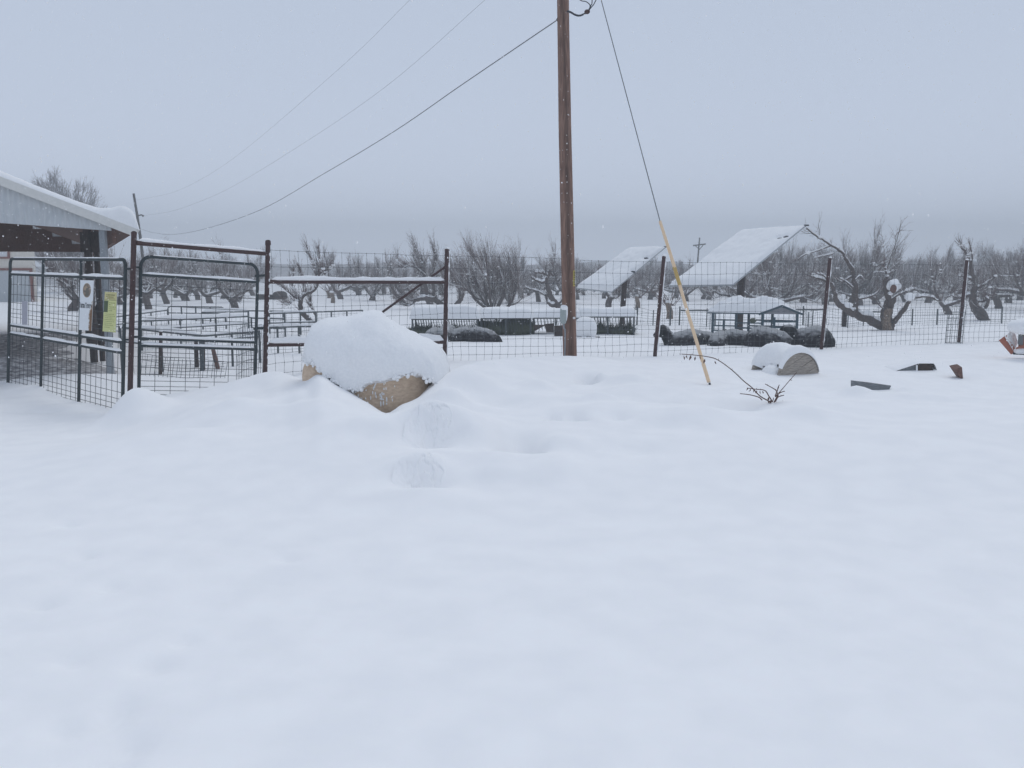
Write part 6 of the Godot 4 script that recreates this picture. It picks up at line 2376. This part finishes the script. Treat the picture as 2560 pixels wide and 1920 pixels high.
	place_tree(kinds[5], 372, 44.0, Vector3(0.9, 0.95, 0.9), 2.4, "apple tree behind the left leg of the walk gate")
	place_tree(kinds[6], 182, 42.0, Vector3(1.2, 1.25, 1.2), 0.8, "apple tree with thick snowy limbs seen beneath the shed roof")
	place_tree(kinds[4], 2371, 38.0, Vector3(0.85, 0.8, 0.85), 3.0, "small apple tree with a short trunk between the gnarled tree and last fence post")
	place_tree(kinds[1], 2496, 45.0, Vector3(1.0, 0.95, 1.0), 1.7, "apple tree with a snow-filled V trunk near the right edge")
	place_tree(kinds[5], 2580, 43.0, Vector3(1.1, 0.95, 1.1), 0.3, "apple tree cut off by the right edge of the picture")
	place_tree(kinds[1], 2150, 50.0, Vector3(1.0, 0.75, 1.0), 2.2, "apple tree standing right behind the gnarled tree's long limb")
	place_tree(kinds[3], 1625, 62.0, Vector3(1.0, 0.95, 1.0), 4.0, "apple tree between the two tilted panels")
	place_tree(kinds[0], 1716, 58.0, Vector3(0.9, 0.8, 0.9), 5.0, "low apple tree under the left corner of the larger tilted panel")
	place_tree(kinds[2], 2010, 56.0, Vector3(0.9, 0.9, 0.9), 5.4, "twiggy apple tree below the tip of the gnarled tree's long limb")
	# short cut stumps in the open ground
	for q in [[822, 64, 748, "cut reddish trunk stub with thin shoots, left of two in the open snow"], [832, 52, 757, "taller cut reddish trunk stub, right of two in the open snow"], [986, 62, 746, "reddish trunk stub left of the arching apple tree"], [1674, 34, 768, "short grey stump with a split top under the larger tilted panel"], [1594, 46, 757, "small square stump by the smaller tilted panel's post"]]:
		var p := at(q[0], q[2], q[1])
		p.y = minf(p.y, gy(p.x, p.z))
		var o := thing("tree_stump", q[3], "stump", p)
		var mb := MB.new()
		mb.tube([p - Vector3(0, 0.2, 0), p + Vector3(0.02, 0.25, 0), p + Vector3(-0.08, 0.62, 0)], [0.15, 0.12, 0.10], 9)
		part(o, "trunk", mb, M.pale_bark)
		mb = MB.new()
		for k in 22:
			sprout(mb, p + Vector3(rng.randf_range(-0.2, 0.2), 0.5, 0), Vector3(rng.randf_range(-1.6, 1.6), 1.0, rng.randf_range(-0.5, 0.5)), rng.randf_range(0.4, 1.3), 0.014, 2)
		part(o, "twigs", mb, M.twig, true)
		mb = MB.new()
		mb.blob(p + Vector3(-0.06, 0.64, 0), Vector3(0.13, 0.08, 0.12), noise_b, 0.3, 9, 6, 1.0, Color.WHITE, 4.0)
		part(o, "snow", mb, M.loose_snow)
	# --- rows of the orchard behind
	var rows := [
		["bare orchard tree in the hazy rows around the big bush left of the pole", "orchard rows left of the pole", 850, 1460, 50.0, 85.0, 26, 0.95],
		["bare orchard tree in the hazy rows at the right behind the gnarled apple tree", "orchard rows at the right", 1860, 2680, 50.0, 78.0, 38, 1.1],
		["bare orchard tree in the thick back rows along the right horizon", "back rows on the right horizon", 1800, 2700, 80.0, 125.0, 30, 1.3],
		["bare orchard tree in the hazy rows seen through and above the walk gate", "orchard rows behind the walk gate", 290, 640, 50.0, 85.0, 18, 0.95],
		["bare orchard tree in the hazy rows behind the two tilted panels", "orchard rows behind the tilted panels", 1430, 1860, 62.0, 110.0, 20, 0.95],
		["faint bare tree in the far haze on the brushy hillside", "trees on the hazy hillside", 60, 2560, 150.0, 190.0, 12, 1.1]]
	for r in rows:
		for k in r[6]:
			var d := lerpf(r[4], r[5], (k % 3 + rng.randf()) / 3.0)
			var px := lerpf(r[2], r[3], (k + rng.randf()) / r[6])
			var s: float = r[7] * rng.randf_range(0.85, 1.12)
			var o := place_tree(kinds[rng.randi() % 7], px, d, Vector3(s, s * rng.randf_range(0.9, 1.08), s), rng.randf() * TAU, r[0], r[1])
			if d > 148.0:
				o.position.y = lerpf(-0.6, 4.4, smoothstep(150.0, 198.0, d))
	# --- big rounded tree beyond the shed
	rng.seed = 900
	var o := thing("cottonwood_tree", "large rounded bare tree rising in the haze above the shed roof", "tree", on(165, 92))
	var wood := MB.new()
	var tw := MB.new()
	var b: Vector3 = o.position
	wood.tube([b - Vector3(0, 0.5, 0), b + Vector3(0.1, 2.5, 0), b + Vector3(0, 4.5, 0)], [0.5, 0.4, 0.3], 10)
	var cen := b + Vector3(-0.2, 7.3, 0)
	var n_done := 0
	while n_done < 170:
		var q := rv(1.0)
		if q.length() > 1.0 or q.length() < 0.25:
			continue
		n_done += 1
		var lobe := n_done % 6 == 0
		var e := cen + q * Vector3(3.5, 5.2, 3.4) if not lobe else b + Vector3(3.3, 6.4, 0.3) + q * Vector3(1.3, 3.9, 1.4)
		var root := b + Vector3(0, clampf((e.y - b.y) * 0.45, 2.0, 5.5), 0)
		var bp2 := smooth([root, root.lerp(e, 0.5) + Vector3(0, -0.5, 0) + rv(0.25), e], 3)
		wood.tube(bp2, taper(bp2.size(), 0.07, 0.018), 4, false)
		var out := ((e - root).normalized() + Vector3(0, 0.35, 0)).normalized()
		for m in 30:
			sprout(tw, e + rv(0.35) - out * rng.randf_range(0.0, 0.9), out + rv(0.55), rng.randf_range(0.5, 1.15), 0.0135, 4)
	part(o, "trunk", wood, M.bark)
	part(o, "twigs", tw, M.twig, true)
